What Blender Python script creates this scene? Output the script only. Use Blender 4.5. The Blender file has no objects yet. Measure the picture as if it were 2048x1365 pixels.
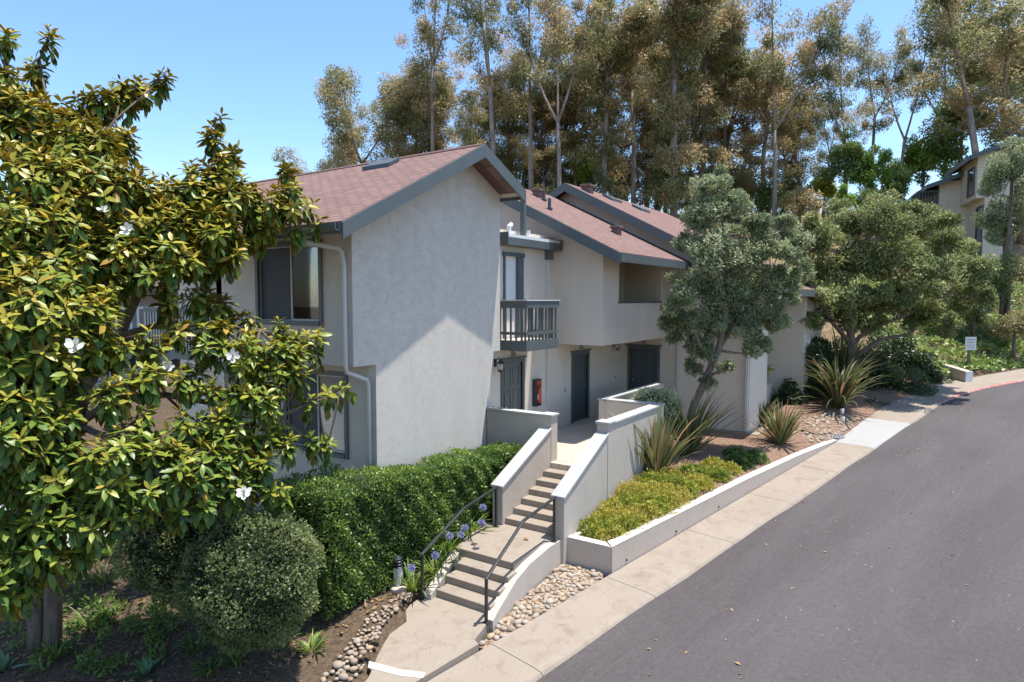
import bpy, math, random
import numpy as np
from mathutils import Vector
rng = np.random.default_rng(11); random.seed(11)
sc = bpy.context.scene; COL = sc.collection
# ---------------------------------------------------------------- camera frame (used to turn sight lines into real positions)
FL = 1295.0; CH = 3.7; CA = math.radians(34.1); CP = math.atan((682.5-600)/FL)
_fh = np.array([math.cos(CA), math.sin(CA), 0]); _R = np.array([math.sin(CA), -math.cos(CA), 0]); _Z = np.array([0, 0, 1.])
_F = _fh*math.cos(CP)-_Z*math.sin(CP); _U = _fh*math.sin(CP)+_Z*math.cos(CP); _C = np.array([0, 0, CH])
def ray(px, py): return _F+(px-1024)/FL*_R-(py-682.5)/FL*_U
def at(px, py, d): return _C+ray(px, py)*d                    # point at distance d along a bearing
def onz(px, py, z): v = ray(px, py); return _C+v*(z-CH)/v[2]
def onx(px, py, x): v = ray(px, py); return _C+v*x/v[0]
def ony(px, py, y): v = ray(px, py); return _C+v*y/v[1]
# ---------------------------------------------------------------- scene graph helpers
def meta(o, label=None, cat=None, group=None, kind=None):
    if label: o['label'] = label
    if cat: o['category'] = cat
    if group: o['group'] = group
    if kind: o['kind'] = kind
    return o
def thing(name, label, cat, loc=(0, 0, 0), group=None):
    o = bpy.data.objects.new(name, None); COL.objects.link(o); o.empty_display_size = .2
    o.location = tuple(float(c) for c in loc); return meta(o, label, cat, group)
def root_of(o):
    while o.parent: o = o.parent
    return o
def put(name, me, parent=None, loc=None):
    o = bpy.data.objects.new(name, me); COL.objects.link(o)
    if parent: o.parent = parent
    elif loc is not None: o.location = tuple(float(c) for c in loc)
    return o
class MB:
    """collects shapes in world coordinates, builds one mesh object"""
    def __init__(s): s.v = []; s.f = []; s.mi = []; s.uv = {}
    def add(s, vs, fs, mi=0):
        b = len(s.v); s.v += [tuple(map(float, p)) for p in vs]
        for f in fs: s.f.append(tuple(b+i for i in f)); s.mi.append(mi)
        return s
    def box(s, x0, x1, y0, y1, z0, z1, mi=0):
        return s.add([(x0,y0,z0),(x1,y0,z0),(x1,y1,z0),(x0,y1,z0),(x0,y0,z1),(x1,y0,z1),(x1,y1,z1),(x0,y1,z1)],
                     [(0,3,2,1),(4,5,6,7),(0,1,5,4),(1,2,6,5),(2,3,7,6),(3,0,4,7)], mi)
    def prism(s, poly, axis, a0, a1, mi=0):
        """poly in the plane across axis: 'x'->(y,z) 'y'->(x,z) 'z'->(x,y)"""
        mk = {'x': lambda p, a: (a, p[0], p[1]), 'y': lambda p, a: (p[0], a, p[1]), 'z': lambda p, a: (p[0], p[1], a)}[axis]
        n = len(poly); vs = [mk(p, a0) for p in poly]+[mk(p, a1) for p in poly]
        fs = [tuple(range(n-1, -1, -1)), tuple(range(n, 2*n))]+[(i, (i+1) % n, n+(i+1) % n, n+i) for i in range(n)]
        return s.add(vs, fs, mi)
    def hexa(s, b, t, mi=0):
        """4 bottom + 4 top corners"""
        return s.add(list(b)+list(t), [(0,3,2,1),(4,5,6,7),(0,1,5,4),(1,2,6,5),(2,3,7,6),(3,0,4,7)], mi)
    def slab(s, q, th, mi=0):
        """quad q thickened downward by th; top face gets metric uv"""
        q = [np.array(p, float) for p in q]; dn = np.array([0, 0, -th])
        fi = len(s.f); s.hexa([p+dn for p in q], q, mi)
        e = q[1]-q[0]; e = e/np.linalg.norm(e); nn = np.cross(q[1]-q[0], q[3]-q[0]); nn /= np.linalg.norm(nn); g = np.cross(nn, e)
        s.uv[fi+1] = [(float((p-q[0])@e), float((p-q[0])@g)) for p in q]
        return s
    def bar(s, a, b, w, h, up=(0, 0, 1), mi=0):
        a = np.array(a, float); b = np.array(b, float); d = (b-a)/np.linalg.norm(b-a)
        r = np.cross(d, np.array(up, float))
        if np.linalg.norm(r) < 1e-4: r = np.cross(d, np.array([1., 0, 0]))
        r /= np.linalg.norm(r); u = np.cross(r, d)
        c = lambda p: [p-r*w/2-u*h/2, p+r*w/2-u*h/2, p+r*w/2+u*h/2, p-r*w/2+u*h/2]
        vs = c(a)+c(b)
        return s.add(vs, [(0,1,2,3),(7,6,5,4),(1,0,4,5),(2,1,5,6),(3,2,6,7),(0,3,7,4)], mi)
    def tube(s, pts, rad, n=8, mi=0):
        pts = [np.array(p, float) for p in pts]; k = len(pts)
        if np.isscalar(rad): rad = [rad]*k
        vs = []; pr = None
        for i in range(k):
            d = pts[min(i+1, k-1)]-pts[max(i-1, 0)]; d = d/(np.linalg.norm(d)+1e-9)
            if pr is None:
                pr = np.cross(d, [0, 0, 1.]) if abs(d[2]) < .9 else np.cross(d, [1., 0, 0])
            pr = pr-d*(pr@d); pr /= np.linalg.norm(pr)+1e-9; q = np.cross(d, pr)
            for j in range(n):
                a = 2*math.pi*j/n; vs.append(pts[i]+rad[i]*(math.cos(a)*pr+math.sin(a)*q))
        fs = [(i*n+j, i*n+(j+1) % n, (i+1)*n+(j+1) % n, (i+1)*n+j) for i in range(k-1) for j in range(n)]
        fs += [tuple(range(n-1, -1, -1)), tuple(range((k-1)*n, k*n))]
        return s.add(vs, fs, mi)
    def lathe(s, c, prof, n=16, mi=0):
        """prof: list of (r,z) about vertical axis at c"""
        vs = []
        for r, z in prof:
            for j in range(n):
                a = 2*math.pi*j/n; vs.append((c[0]+r*math.cos(a), c[1]+r*math.sin(a), c[2]+z))
        k = len(prof)
        fs = [(i*n+j, i*n+(j+1) % n, (i+1)*n+(j+1) % n, (i+1)*n+j) for i in range(k-1) for j in range(n)]
        fs += [tuple(range(n-1, -1, -1)), tuple(range((k-1)*n, k*n))]
        return s.add(vs, fs, mi)
    def ball(s, c, r, n=8, m=6, mi=0):
        r = (r, r, r) if np.isscalar(r) else r
        vs = [(c[0], c[1], c[2]-r[2])]
        for i in range(1, m):
            p = math.pi*i/m-math.pi/2
            for j in range(n):
                a = 2*math.pi*j/n; vs.append((c[0]+r[0]*math.cos(p)*math.cos(a), c[1]+r[1]*math.cos(p)*math.sin(a), c[2]+r[2]*math.sin(p)))
        vs.append((c[0], c[1], c[2]+r[2])); L = len(vs)-1
        fs = [(0, 1+(j+1) % n, 1+j) for j in range(n)]
        fs += [(1+(i*n)+j, 1+i*n+(j+1) % n, 1+(i+1)*n+(j+1) % n, 1+(i+1)*n+j) for i in range(m-2) for j in range(n)]
        fs += [(L, 1+(m-2)*n+j, 1+(m-2)*n+(j+1) % n) for j in range(n)]
        return s.add(vs, fs, mi)
    def build(s, name, mats, parent=None, smooth=False, loc=None, bevel=0):
        me = bpy.data.meshes.new(name)
        o0 = np.zeros(3)
        if parent: o0 = np.array(root_of(parent).location)
        elif loc is not None: o0 = np.array(loc, float)
        me.from_pydata([tuple(np.array(p)-o0) for p in s.v], [], s.f)
        for m in (mats if isinstance(mats, (list, tuple)) else [mats]): me.materials.append(m)
        me.polygons.foreach_set('material_index', s.mi)
        if smooth: me.polygons.foreach_set('use_smooth', [True]*len(s.f))
        if s.uv:
            uv = me.uv_layers.new(name='UVMap')
            for fi, co in s.uv.items():
                for li, c in zip(me.polygons[fi].loop_indices, co): uv.data[li].uv = c
        me.update()
        o = put(name, me, parent, loc)
        if bevel:
            b = o.modifiers.new('edge', 'BEVEL'); b.width = bevel; b.segments = 2; b.limit_method = 'ANGLE'; b.angle_limit = math.radians(35)
        return o
def npmesh(name, V, F, mats, tint=None, mi=None, smooth=False):
    """V (n,3), F (m,k) one polygon size, or list of such arrays"""
    Fs = F if isinstance(F, list) else [F]
    me = bpy.data.meshes.new(name); me.vertices.add(len(V)); me.vertices.foreach_set('co', np.asarray(V, np.float32).ravel())
    li = np.concatenate([f.ravel() for f in Fs]).astype(np.int32); me.loops.add(len(li)); me.loops.foreach_set('vertex_index', li)
    cnt = np.concatenate([np.full(len(f), f.shape[1]) for f in Fs]); st = np.concatenate([[0], np.cumsum(cnt)[:-1]]).astype(np.int32)
    me.polygons.add(len(cnt)); me.polygons.foreach_set('loop_start', st)
    for m in (mats if isinstance(mats, (list, tuple)) else [mats]): me.materials.append(m)
    if mi is not None: me.polygons.foreach_set('material_index', mi.astype(np.int32))
    if smooth: me.polygons.foreach_set('use_smooth', np.ones(len(cnt), bool))
    if tint is not None:
        a = me.attributes.new('tint', 'FLOAT', 'FACE'); a.data.foreach_set('value', np.asarray(tint, np.float32))
    me.update(calc_edges=True); me.validate(); return me
def unit(a): return a/(np.linalg.norm(a, axis=-1, keepdims=True)+1e-9)
def rdir(n, r=None): return unit((r or rng).normal(size=(n, 3)))
class Leaves:
    """many small leaves of one plant, one mesh"""
    def __init__(s): s.V = []; s.F = []; s.T = []; s.n = 0
    def quads(s, P, D, N, L, W, T, fold=.2):
        n = len(P); D = unit(D); S = unit(np.cross(D, N)); N = np.cross(S, D)
        L = np.broadcast_to(L, n)[:, None]; W = np.broadcast_to(W, n)[:, None]
        a = P; b = P+D*L*.45+S*W*.5+N*W*fold; c = P+D*L; d = P+D*L*.45-S*W*.5+N*W*fold
        s.V.append(np.stack([a, b, c, d], 1).reshape(-1, 3)); s.F.append(s.n+np.arange(4*n).reshape(n, 4)); s.T.append(np.broadcast_to(T, n)); s.n += 4*n
    def mesh(s, name, mat):
        return npmesh(name, np.concatenate(s.V), np.concatenate(s.F), mat, np.concatenate(s.T))
    def shift(s, o): s.V = [v-np.array(o, float) for v in s.V]; return s
    def build(s, name, mat, parent=None, loc=None):
        o0 = root_of(parent).location if parent else (loc if loc is not None else (0, 0, 0))
        return put(name, s.shift(o0).mesh(name, mat), parent, loc)
    def clump(s, c, r, n, L, W, T, up=.3, droop=0., tj=.12, shell=.25, rg=None, lower=True):
        """leaves through the outer part of an ellipsoid"""
        g = rg or rng; o = rdir(n, g)
        if not lower: o[:, 2] = np.abs(o[:, 2])*1.0-.25; o = unit(o)
        rr = 1-np.abs(g.normal(size=n))*shell
        P = np.array(c)+o*np.array(r)*rr[:, None]
        D = unit(o*.5+rdir(n, g)*.9+np.array([0, 0, up-droop*1.0]))
        N = unit(o*.9+rdir(n, g)*.5+np.array([0, 0, .75]))
        l = L*(.7+.6*g.random(n)); s.quads(P, D, N, l, l*(W/L), np.clip(T+g.normal(size=n)*tj, 0, 1))
class Blades:
    """strap leaves: curved tapering strips"""
    def __init__(s): s.V = []; s.F = []; s.T = []; s.n = 0
    def add(s, P, az, el, L, W, T, sag=.5, k=6, gut=.25, taper=1.):
        n = len(P); u = np.linspace(0, 1, k)
        h = np.stack([np.cos(az), np.sin(az), 0*az], 1); S = np.stack([-np.sin(az), np.cos(az), 0*az], 1)
        pts = np.zeros((n, k, 3)); p = P.copy()
        ang = el[:, None]-sag*(u[None]**1.6)*1.6*np.ones((n, 1)) if np.isscalar(sag) else el[:, None]-sag[:, None]*(u[None]**1.6)*1.6
        for i in range(k):
            pts[:, i] = p; a = ang[:, i]; p = p+(h*np.cos(a)[:, None]+_Z*np.sin(a)[:, None])*(L/(k-1))[:, None]
        w = (.6+.4*np.minimum(u*3, 1))*np.clip(1-u**(3.2*taper), .03, 1)
        nor = -h[:, None]*np.sin(ang)[..., None]+_Z*np.cos(ang)[..., None]
        ww = (W[:, None]*w[None])[..., None]
        l = pts+S[:, None]*ww*.5+nor*ww*gut; r = pts-S[:, None]*ww*.5+nor*ww*gut
        V = np.stack([l, pts, r], 2).reshape(-1, 3); base = s.n+np.arange(n)[:, None]*(k*3)
        fs = []
        for i in range(k-1):
            for j in (0, 1): fs.append(np.stack([base[:, 0]+i*3+j, base[:, 0]+i*3+j+1, base[:, 0]+(i+1)*3+j+1, base[:, 0]+(i+1)*3+j], 1))
        s.V.append(V); s.F.append(np.concatenate(fs)); s.T.append(np.tile(T, len(fs))); s.n += len(V)
    def build(s, name, mat, parent=None, loc=None):
        o0 = root_of(parent).location if parent else (loc if loc is not None else (0, 0, 0))
        V = np.concatenate(s.V)-np.array(o0)
        return put(name, npmesh(name, V, np.concatenate(s.F), mat, np.concatenate(s.T), smooth=True), parent, loc)
def copy_tree(o, parent=None):
    c = o.copy(); COL.objects.link(c); c.parent = parent
    for ch in list(o.children): copy_tree(ch, c)
    return c
# ---------------------------------------------------------------- materials
class NT:
    def __init__(s, name):
        s.m = bpy.data.materials.new(name); s.m.use_nodes = True; s.t = s.m.node_tree; s.t.nodes.clear()
        s.out = s.t.nodes.new('ShaderNodeOutputMaterial')
    def n(s, typ, **kw):
        nd = s.t.nodes.new('ShaderNode'+typ)
        for k, v in kw.items():
            if k in nd.inputs and not hasattr(nd, k): nd.inputs[k].default_value = v
            elif hasattr(nd, k): setattr(nd, k, v)
            else: nd.inputs[k.replace('_', ' ')].default_value = v
        return nd
    def l(s, a, b): s.t.links.new(a, b)
    def coord(s, kind='Object', scale=None):
        c = s.n('TexCoord').outputs[kind]
        if scale is not None:
            mp = s.n('Mapping'); s.l(c, mp.inputs[0]); mp.inputs['Scale'].default_value = scale; c = mp.outputs[0]
        return c
    def noise(s, co, scale, detail=4, rough=.55, dist=0.):
        nd = s.n('TexNoise'); nd.inputs['Scale'].default_value = scale; nd.inputs['Detail'].default_value = detail
        nd.inputs['Roughness'].default_value = rough; nd.inputs['Distortion'].default_value = dist; s.l(co, nd.inputs['Vector']); return nd.outputs['Fac']
    def ramp(s, fac, stops, interp='LINEAR'):
        r = s.n('ValToRGB'); r.color_ramp.interpolation = interp; e = r.color_ramp.elements
        while len(e) < len(stops): e.new(.5)
        for q, (p, c) in zip(e, stops): q.position = p; q.color = (c if len(c) == 4 else (*c, 1)) if not np.isscalar(c) else (c, c, c, 1)
        s.l(fac, r.inputs[0]); return r.outputs[0]
    def mix(s, fac, a, b, blend='MIX'):
        m = s.n('Mix', data_type='RGBA', blend_type=blend)
        for sock, v in ((m.inputs[0], fac), (m.inputs[6], a), (m.inputs[7], b)):
            if hasattr(v, 'is_linked'): s.l(v, sock)
            elif np.isscalar(v): sock.default_value = v
            else: sock.default_value = (*v, 1) if len(v) == 3 else v
        return m.outputs[2]
    def math(s, op, a, b):
        m = s.n('Math', operation=op)
        for sock, v in zip(m.inputs, (a, b)):
            if hasattr(v, 'is_linked'): s.l(v, sock)
            else: sock.default_value = v
        return m.outputs[0]
    def bump(s, h, strength=.5, dist=.02, prev=None):
        b = s.n('Bump'); b.inputs['Strength'].default_value = strength; b.inputs['Distance'].default_value = dist; s.l(h, b.inputs['Height'])
        if prev is not None: s.l(prev, b.inputs['Normal'])
        return b.outputs[0]
    def bsdf(s, color, rough=.7, spec=.3, normal=None, metal=0., **kw):
        p = s.n('BsdfPrincipled'); p.inputs['Metallic'].default_value = metal; p.inputs['Specular IOR Level'].default_value = spec
        if hasattr(color, 'is_linked'): s.l(color, p.inputs['Base Color'])
        else: p.inputs['Base Color'].default_value = (*color, 1)
        if hasattr(rough, 'is_linked'): s.l(rough, p.inputs['Roughness'])
        else: p.inputs['Roughness'].default_value = rough
        if normal is not None: s.l(normal, p.inputs['Normal'])
        for k, v in kw.items(): p.inputs[k].default_value = v
        return p
    def done(s, sh): s.l(sh.outputs[0], s.out.inputs[0]); return s.m
def plain(name, col, rough=.6, spec=.3, var=.12, scale=3., bump=.0, bscale=40., metal=0., dist=.004):
    t = NT(name); co = t.coord(); c = t.mix(t.noise(co, scale, 5), tuple(x*(1-var) for x in col), tuple(min(1, x*(1+var)) for x in col))
    nm = t.bump(t.noise(co, bscale, 4), bump, dist) if bump else None
    return t.done(t.bsdf(c, rough, spec, nm, metal))
def stucco(name, col, rel=1.):
    t = NT(name); co = t.coord()
    big = t.noise(co, .55, 3); c = t.mix(big, tuple(x*.9 for x in col), tuple(x*1.07 for x in col))
    w = t.noise(t.coord(scale=(1, 1, .22)), 2.2, 5, .7); st = t.ramp(w, [(.46, 0.), (.72, .32)])
    c = t.mix(st, c, tuple(x*.74 for x in col))
    # sparse curved trowel strokes over a fine sand finish
    n1 = t.noise(t.coord(scale=(1, 1, 1.2)), 11.5, 2.5, .5, 1.6); st1 = t.ramp(n1, [(.455, 0.), (.485, .3), (.50, 1.), (.515, .15), (.54, 0.)])
    m1 = t.ramp(t.noise(co, 4.5, 3), [(.42, 0.), (.55, 1.)])
    n3 = t.noise(t.coord(scale=(1.2, 1, 1)), 16., 2, .5, 1.2); st3 = t.ramp(n3, [(.46, 0.), (.495, 1.), (.535, 0.)])
    n2 = t.noise(co, 60, 3); hh = t.math('ADD', t.math('MULTIPLY', st1, m1), t.math('MULTIPLY', st3, .14))
    h = t.math('ADD', hh, t.math('ADD', t.math('MULTIPLY', n2, .03), t.math('MULTIPLY', t.noise(co, 5., 2), .35)))
    return t.done(t.bsdf(c, .88, .15, t.bump(h, .6*rel, .0125)))
def foliage(name, stops, trans=.3, rough=.55, spec=.3):
    t = NT(name); a = t.n('Attribute', attribute_name='tint'); c = t.ramp(a.outputs['Fac'], stops)
    c = t.mix(t.math('MULTIPLY', t.noise(t.coord(), 1.3, 3), .15), c, (.02, .03, .012))
    p = t.bsdf(c, rough, spec); tr = t.n('BsdfTranslucent'); hs = t.n('HueSaturation'); hs.inputs['Value'].default_value = 1.35; hs.inputs['Hue'].default_value = .49
    t.l(c, hs.inputs['Color']); t.l(hs.outputs[0], tr.inputs[0]); m = t.n('MixShader'); m.inputs[0].default_value = trans
    t.l(p.outputs[0], m.inputs[1]); t.l(tr.outputs[0], m.inputs[2]); return t.done(m)
def bark(name, c0, c1, scale=(14, 14, 2.2), bump=.6):
    t = NT(name); co = t.coord(scale=scale); n = t.noise(co, 1., 6, .65, .6)
    c = t.ramp(n, [(.3, c0), (.7, c1)]); return t.done(t.bsdf(c, .85, .15, t.bump(n, bump, .03)))
M = {}
M['stucco'] = stucco('stucco_wall', (.605, .55, .475)); M['stucco_fine'] = stucco('stucco_fine', (.66, .585, .49), .3)
M['stucco_step'] = stucco('stucco_step_wall', (.50, .44, .37), .9)
M['stucco_tan'] = stucco('stucco_tan', (.66, .575, .46), .3)
M['trim'] = plain('slate_trim_paint', (.10, .118, .117), .5, .35, .18, 2.5, .15, 60)
M['trim_dark'] = plain('dark_slate_paint', (.075, .092, .098), .5, .35, .15, 2.5)
M['door'] = plain('door_paint_slate_green', (.125, .14, .13), .45, .4, .1, 2.)
M['white'] = plain('white_paint', (.74, .73, .70), .5, .3, .06, 2.)
M['cream'] = plain('cream_paint', (.60, .57, .52), .5, .3, .08, 2.)
M['soffit'] = plain('soffit_board', (.50, .44, .36), .7, .2, .12, 3.)
M['cap'] = plain('wall_cap_grey', (.41, .41, .385), .75, .2, .12, 2., .3, 50)
M['black'] = plain('black_metal', (.028, .03, .032), .4, .5, .2, 5.)
M['grey_metal'] = plain('grey_metal', (.30, .31, .31), .45, .5, .15, 5.)
M['red'] = plain('red_paint', (.55, .06, .04), .4, .4, .1, 5.)
M['brass'] = plain('brass', (.55, .42, .18), .3, .5, .1, 5., metal=.9)
t = NT('lamp_glass'); M['lampglass'] = t.done(t.bsdf((.75, .74, .68), .15, .5))
t = NT('window_glass'); g = t.bsdf((.045, .055, .06), .03, .8); M['glass'] = t.done(g)
t = NT('clear_pane'); tg = t.n('BsdfTransparent'); tg.inputs[0].default_value = (.88, .90, .90, 1); gl = t.n('BsdfGlossy'); gl.inputs['Roughness'].default_value = .02
fr = t.n('Fresnel'); fr.inputs[0].default_value = 1.28; mx = t.n('MixShader'); t.l(fr.outputs[0], mx.inputs[0]); t.l(tg.outputs[0], mx.inputs[1]); t.l(gl.outputs[0], mx.inputs[2]); M['pane'] = t.done(mx)
def blind():
    t = NT('window_blind'); co = t.coord(); sp = t.n('SeparateXYZ'); t.l(co, sp.inputs[0])
    f = t.math('FRACT', t.math('MULTIPLY', sp.outputs[2], 28.), 0.); c = t.ramp(f, [(0., (.26, .27, .28)), (.25, (.42, .43, .45)), (.8, (.52, .53, .55)), (1., (.08, .085, .095))])
    return t.done(t.bsdf(c, .6, .3))
M['blind'] = blind()
def shingles():
    t = NT('roof_shingles'); uv = t.n('UVMap').outputs[0]
    b = t.n('TexBrick'); b.offset = .5; b.inputs['Scale'].default_value = 1.; b.inputs['Brick Width'].default_value = .31; b.inputs['Row Height'].default_value = .135
    b.inputs['Mortar Size'].default_value = .02; b.inputs['Mortar Smooth'].default_value = .4; b.inputs['Bias'].default_value = -.1
    b.inputs['Color1'].default_value = (.165, .095, .075, 1); b.inputs['Color2'].default_value = (.265, .168, .138, 1); b.inputs['Mortar'].default_value = (.045, .024, .022, 1)
    t.l(uv, b.inputs['Vector']); n = t.noise(uv, 1.1, 4); c = t.mix(t.math('MULTIPLY', n, .5), b.outputs['Color'], (.21, .135, .11)); g = t.noise(uv, 160, 2)
    c = t.mix(.25, c, t.ramp(g, [(.3, (.10, .055, .05)), (.7, (.46, .31, .28))]))
    sp = t.n('SeparateXYZ'); t.l(uv, sp.inputs[0]); row = t.math('FRACT', t.math('DIVIDE', sp.outputs[1], .135), 0.)
    h = t.math('ADD', t.math('MULTIPLY', t.math('SUBTRACT', 1., row), .8), t.math('MULTIPLY', b.outputs['Fac'], -.5))
    return t.done(t.bsdf(c, .9, .15, t.bump(h, .7, .012)))
M['shingle'] = shingles()
def concrete(name, c0, c1, c2, bump=.25, stain=.5):
    t = NT(name); co = t.coord(); a = t.noise(co, .7, 5, .6); b = t.noise(co, 2.8, 6, .7, .8); f = t.noise(co, 90, 3, .7)
    c = t.mix(a, c0, c1); c = t.mix(t.math('MULTIPLY', t.ramp(b, [(.5, 0.), (.72, 1.)]), stain), c, c2)
    c = t.mix(.3, c, t.ramp(f, [(.3, tuple(x*.45 for x in c0)), (.7, tuple(min(1, x*1.5) for x in c1))]))
    return t.done(t.bsdf(c, .85, .2, t.bump(f, bump, .004)))
M['concrete'] = concrete('sidewalk_concrete', (.255, .205, .157), (.325, .275, .22), (.165, .12, .085), stain=.8)
M['concrete_new'] = concrete('pale_new_concrete', (.315, .305, .285), (.365, .36, .34), (.265, .25, .225), stain=.3)
M['planter'] = concrete('planter_wall_render', (.46, .375, .30), (.53, .445, .37), (.38, .29, .215), .4, .5)
M['planter_top'] = concrete('planter_wall_top', (.47, .45, .415), (.55, .53, .49), (.39, .36, .32), .2, .3)
def tiles():
    t = NT('deck_tiles'); co = t.coord(); b = t.n('TexBrick'); b.offset = 0.; b.inputs['Brick Width'].default_value = .2; b.inputs['Row Height'].default_value = .2
    b.inputs['Mortar Size'].default_value = .008; b.inputs['Color1'].default_value = (.52, .44, .34, 1); b.inputs['Color2'].default_value = (.60, .52, .41, 1); b.inputs['Mortar'].default_value = (.33, .27, .21, 1); b.inputs['Scale'].default_value = 1.
    t.l(co, b.inputs['Vector']); n = t.noise(co, 2., 4); c = t.mix(t.math('MULTIPLY', n, .5), b.outputs['Color'], (.40, .34, .28))
    return t.done(t.bsdf(c, .6, .3, t.bump(b.outputs['Fac'], -.3, .004)))
M['tile'] = tiles()
def asphalt():
    t = NT('asphalt'); co = t.coord(); f = t.noise(co, 55, 4, .85); mp = t.n('Mapping'); mp.inputs['Rotation'].default_value = (0, 0, math.radians(11.7)); t.l(co, mp.inputs[0]); mq = t.n('Mapping'); mq.inputs['Scale'].default_value = (.16, .75, 1); t.l(mp.outputs[0], mq.inputs[0]); a = t.noise(mq.outputs[0], .9, 5, .6, .25); b = t.noise(co, 3.5, 6, .7)
    c = t.mix(t.ramp(a, [(.38, 0.), (.62, 1.)]), (.064, .052, .049), (.106, .092, .088))
    c = t.mix(t.math('MULTIPLY', b, .55), c, (.083, .07, .067))
    c = t.mix(.4, c, t.ramp(f, [(.25, (.028, .025, .027)), (.55, (.085, .077, .078)), (.8, (.26, .24, .23))]))
    g2 = t.noise(co, 14., 5, .75); c = t.mix(t.ramp(g2, [(.35, .4), (.5, 0.)]), c, (.045, .037, .036)); c = t.mix(t.ramp(g2, [(.56, 0.), (.74, .3)]), c, (.17, .15, .145))
    ms = t.n('Mapping'); ms.inputs['Scale'].default_value = (.5, 9., 1); t.l(mp.outputs[0], ms.inputs[0]); scf = t.noise(ms.outputs[0], 1.2, 4, .7); c = t.mix(t.ramp(scf, [(.58, 0.), (.74, .16)]), c, (.17, .155, .15))
    v = t.n('TexVoronoi'); v.inputs['Scale'].default_value = 6.; t.l(co, v.inputs['Vector'])
    spk = t.ramp(v.outputs['Distance'], [(.05, 1.), (.085, 0.)]); keep = t.ramp(t.noise(co, 7., 2), [(.58, 0.), (.62, 1.)])
    c = t.mix(t.math('MULTIPLY', spk, keep), c, (.42, .40, .36))
    return t.done(t.bsdf(c, .8, .3, t.bump(f, .5, .006)))
M['asphalt'] = asphalt()
def soil(name, c0, c1, c2, sc_=16):
    t = NT(name); co = t.coord(); a = t.noise(co, .9, 5, .6); b = t.noise(co, sc_, 6, .75, .6); v = t.n('TexVoronoi'); v.inputs['Scale'].default_value = 26.; t.l(co, v.inputs['Vector'])
    c = t.mix(a, c0, c1); c = t.mix(t.ramp(b, [(.42, 0.), (.6, 1.)]), c, c2); sv = t.n('SeparateColor'); t.l(v.outputs['Color'], sv.inputs[0]); c = t.mix(t.math('MULTIPLY', sv.outputs[0], .45), c, tuple(x*.45 for x in c0))
    h = t.math('ADD', b, t.math('MULTIPLY', v.outputs['Distance'], .8)); return t.done(t.bsdf(c, .95, .1, t.bump(h, .8, .03)))
M['soil'] = soil('garden_soil', (.125, .088, .058), (.20, .145, .095), (.075, .054, .038))
M['mulch'] = soil('bark_mulch', (.30, .19, .13), (.38, .26, .19), (.17, .105, .075), 22)
M['hill'] = soil('dry_hillside', (.27, .19, .115), (.36, .26, .16), (.13, .115, .05), 5)
def pebble():
    t = NT('river_cobble'); o = t.n('ObjectInfo'); co = t.coord(); n = t.noise(co, 14, 5, .6, .6)
    c = t.ramp(o.outputs['Random'], [(0., (0.336, 0.248, 0.168)), (.2, (0.36, 0.292, 0.22)), (.4, (0.24, 0.16, 0.108)), (.55, (0.368, 0.316, 0.256)), (.7, (0.32, 0.28, 0.232)), (.85, (0.4, 0.288, 0.168)), (1., (0.4, 0.36, 0.304))])
    c = t.mix(t.math('MULTIPLY', n, .35), c, (.24, .175, .125)); return t.done(t.bsdf(c, .65, .3, t.bump(n, .15, .01)))
M['pebble'] = pebble()
def gravel():
    t = NT('small_gravel'); co = t.coord(); v = t.n('TexVoronoi'); v.inputs['Scale'].default_value = 15.; t.l(co, v.inputs['Vector'])
    sp = t.n('SeparateColor'); t.l(v.outputs['Color'], sp.inputs[0]); c = t.ramp(sp.outputs[0], [(0, (.20, .13, .085)), (.5, (.38, .28, .19)), (1, (.46, .39, .31))])
    d = t.ramp(v.outputs['Distance'], [(0., 1.), (.6, 0.)]); c = t.mix(t.ramp(v.outputs['Distance'], [(.45, 0.), (.75, .8)]), c, (.12, .075, .05))
    return t.done(t.bsdf(c, .85, .2, t.bump(d, .9, .03)))
M['gravel'] = gravel()
# foliage
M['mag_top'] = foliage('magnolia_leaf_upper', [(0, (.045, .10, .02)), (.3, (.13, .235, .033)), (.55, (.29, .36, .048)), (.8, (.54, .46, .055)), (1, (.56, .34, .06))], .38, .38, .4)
M['mag_under'] = foliage('magnolia_leaf_under', [(0, (.15, .125, .03)), (.5, (.30, .26, .055)), (.85, (.42, .32, .07)), (1, (.42, .25, .07))], .5, .7, .1)
M['petal'] = plain('magnolia_petal', (.60, .58, .50), .5, .3, .05, 5.)
M['euc'] = foliage('eucalyptus_leaf', [(0, (.10, .125, .05)), (.25, (.20, .22, .085)), (.45, (.30, .29, .12)), (.65, (.41, .34, .16)), (.84, (.52, .355, .18)), (1, (.58, .42, .23))], .38, .45, .45)
M['euc_green'] = foliage('eucalyptus_leaf_green', [(0, (0.0508, 0.087, 0.0261)), (.5, (0.123, 0.174, 0.0435)), (1, (0.246, 0.275, 0.0725))], .3, .5, .35)
M['pittos'] = foliage('small_tree_leaf', [(0, (.075, .105, .045)), (.4, (.21, .25, .12)), (.75, (.42, .46, .25)), (1, (.58, .61, .38))], .34, .5, .4)
M['round'] = foliage('round_tree_leaf', [(0, (.065, .09, .03)), (.4, (.20, .24, .085)), (.8, (.40, .42, .16)), (1, (.52, .52, .25))], .34, .5, .35)
M['conifer'] = foliage('conifer_leaf', [(0, (.05, .095, .03)), (.5, (.14, .21, .06)), (1, (.27, .34, .10))], .3, .6, .2)
M['bright'] = foliage('bright_green_leaf', [(0, (.09, .17, .025)), (.5, (.22, .34, .05)), (1, (.38, .46, .10))], .34, .5, .3)
M['hedge'] = foliage('hedge_leaf', [(0, (.035, .07, .016)), (.4, (.09, .16, .028)), (.8, (.20, .30, .05)), (1, (.33, .42, .10))], .28, .42, .45)
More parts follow.
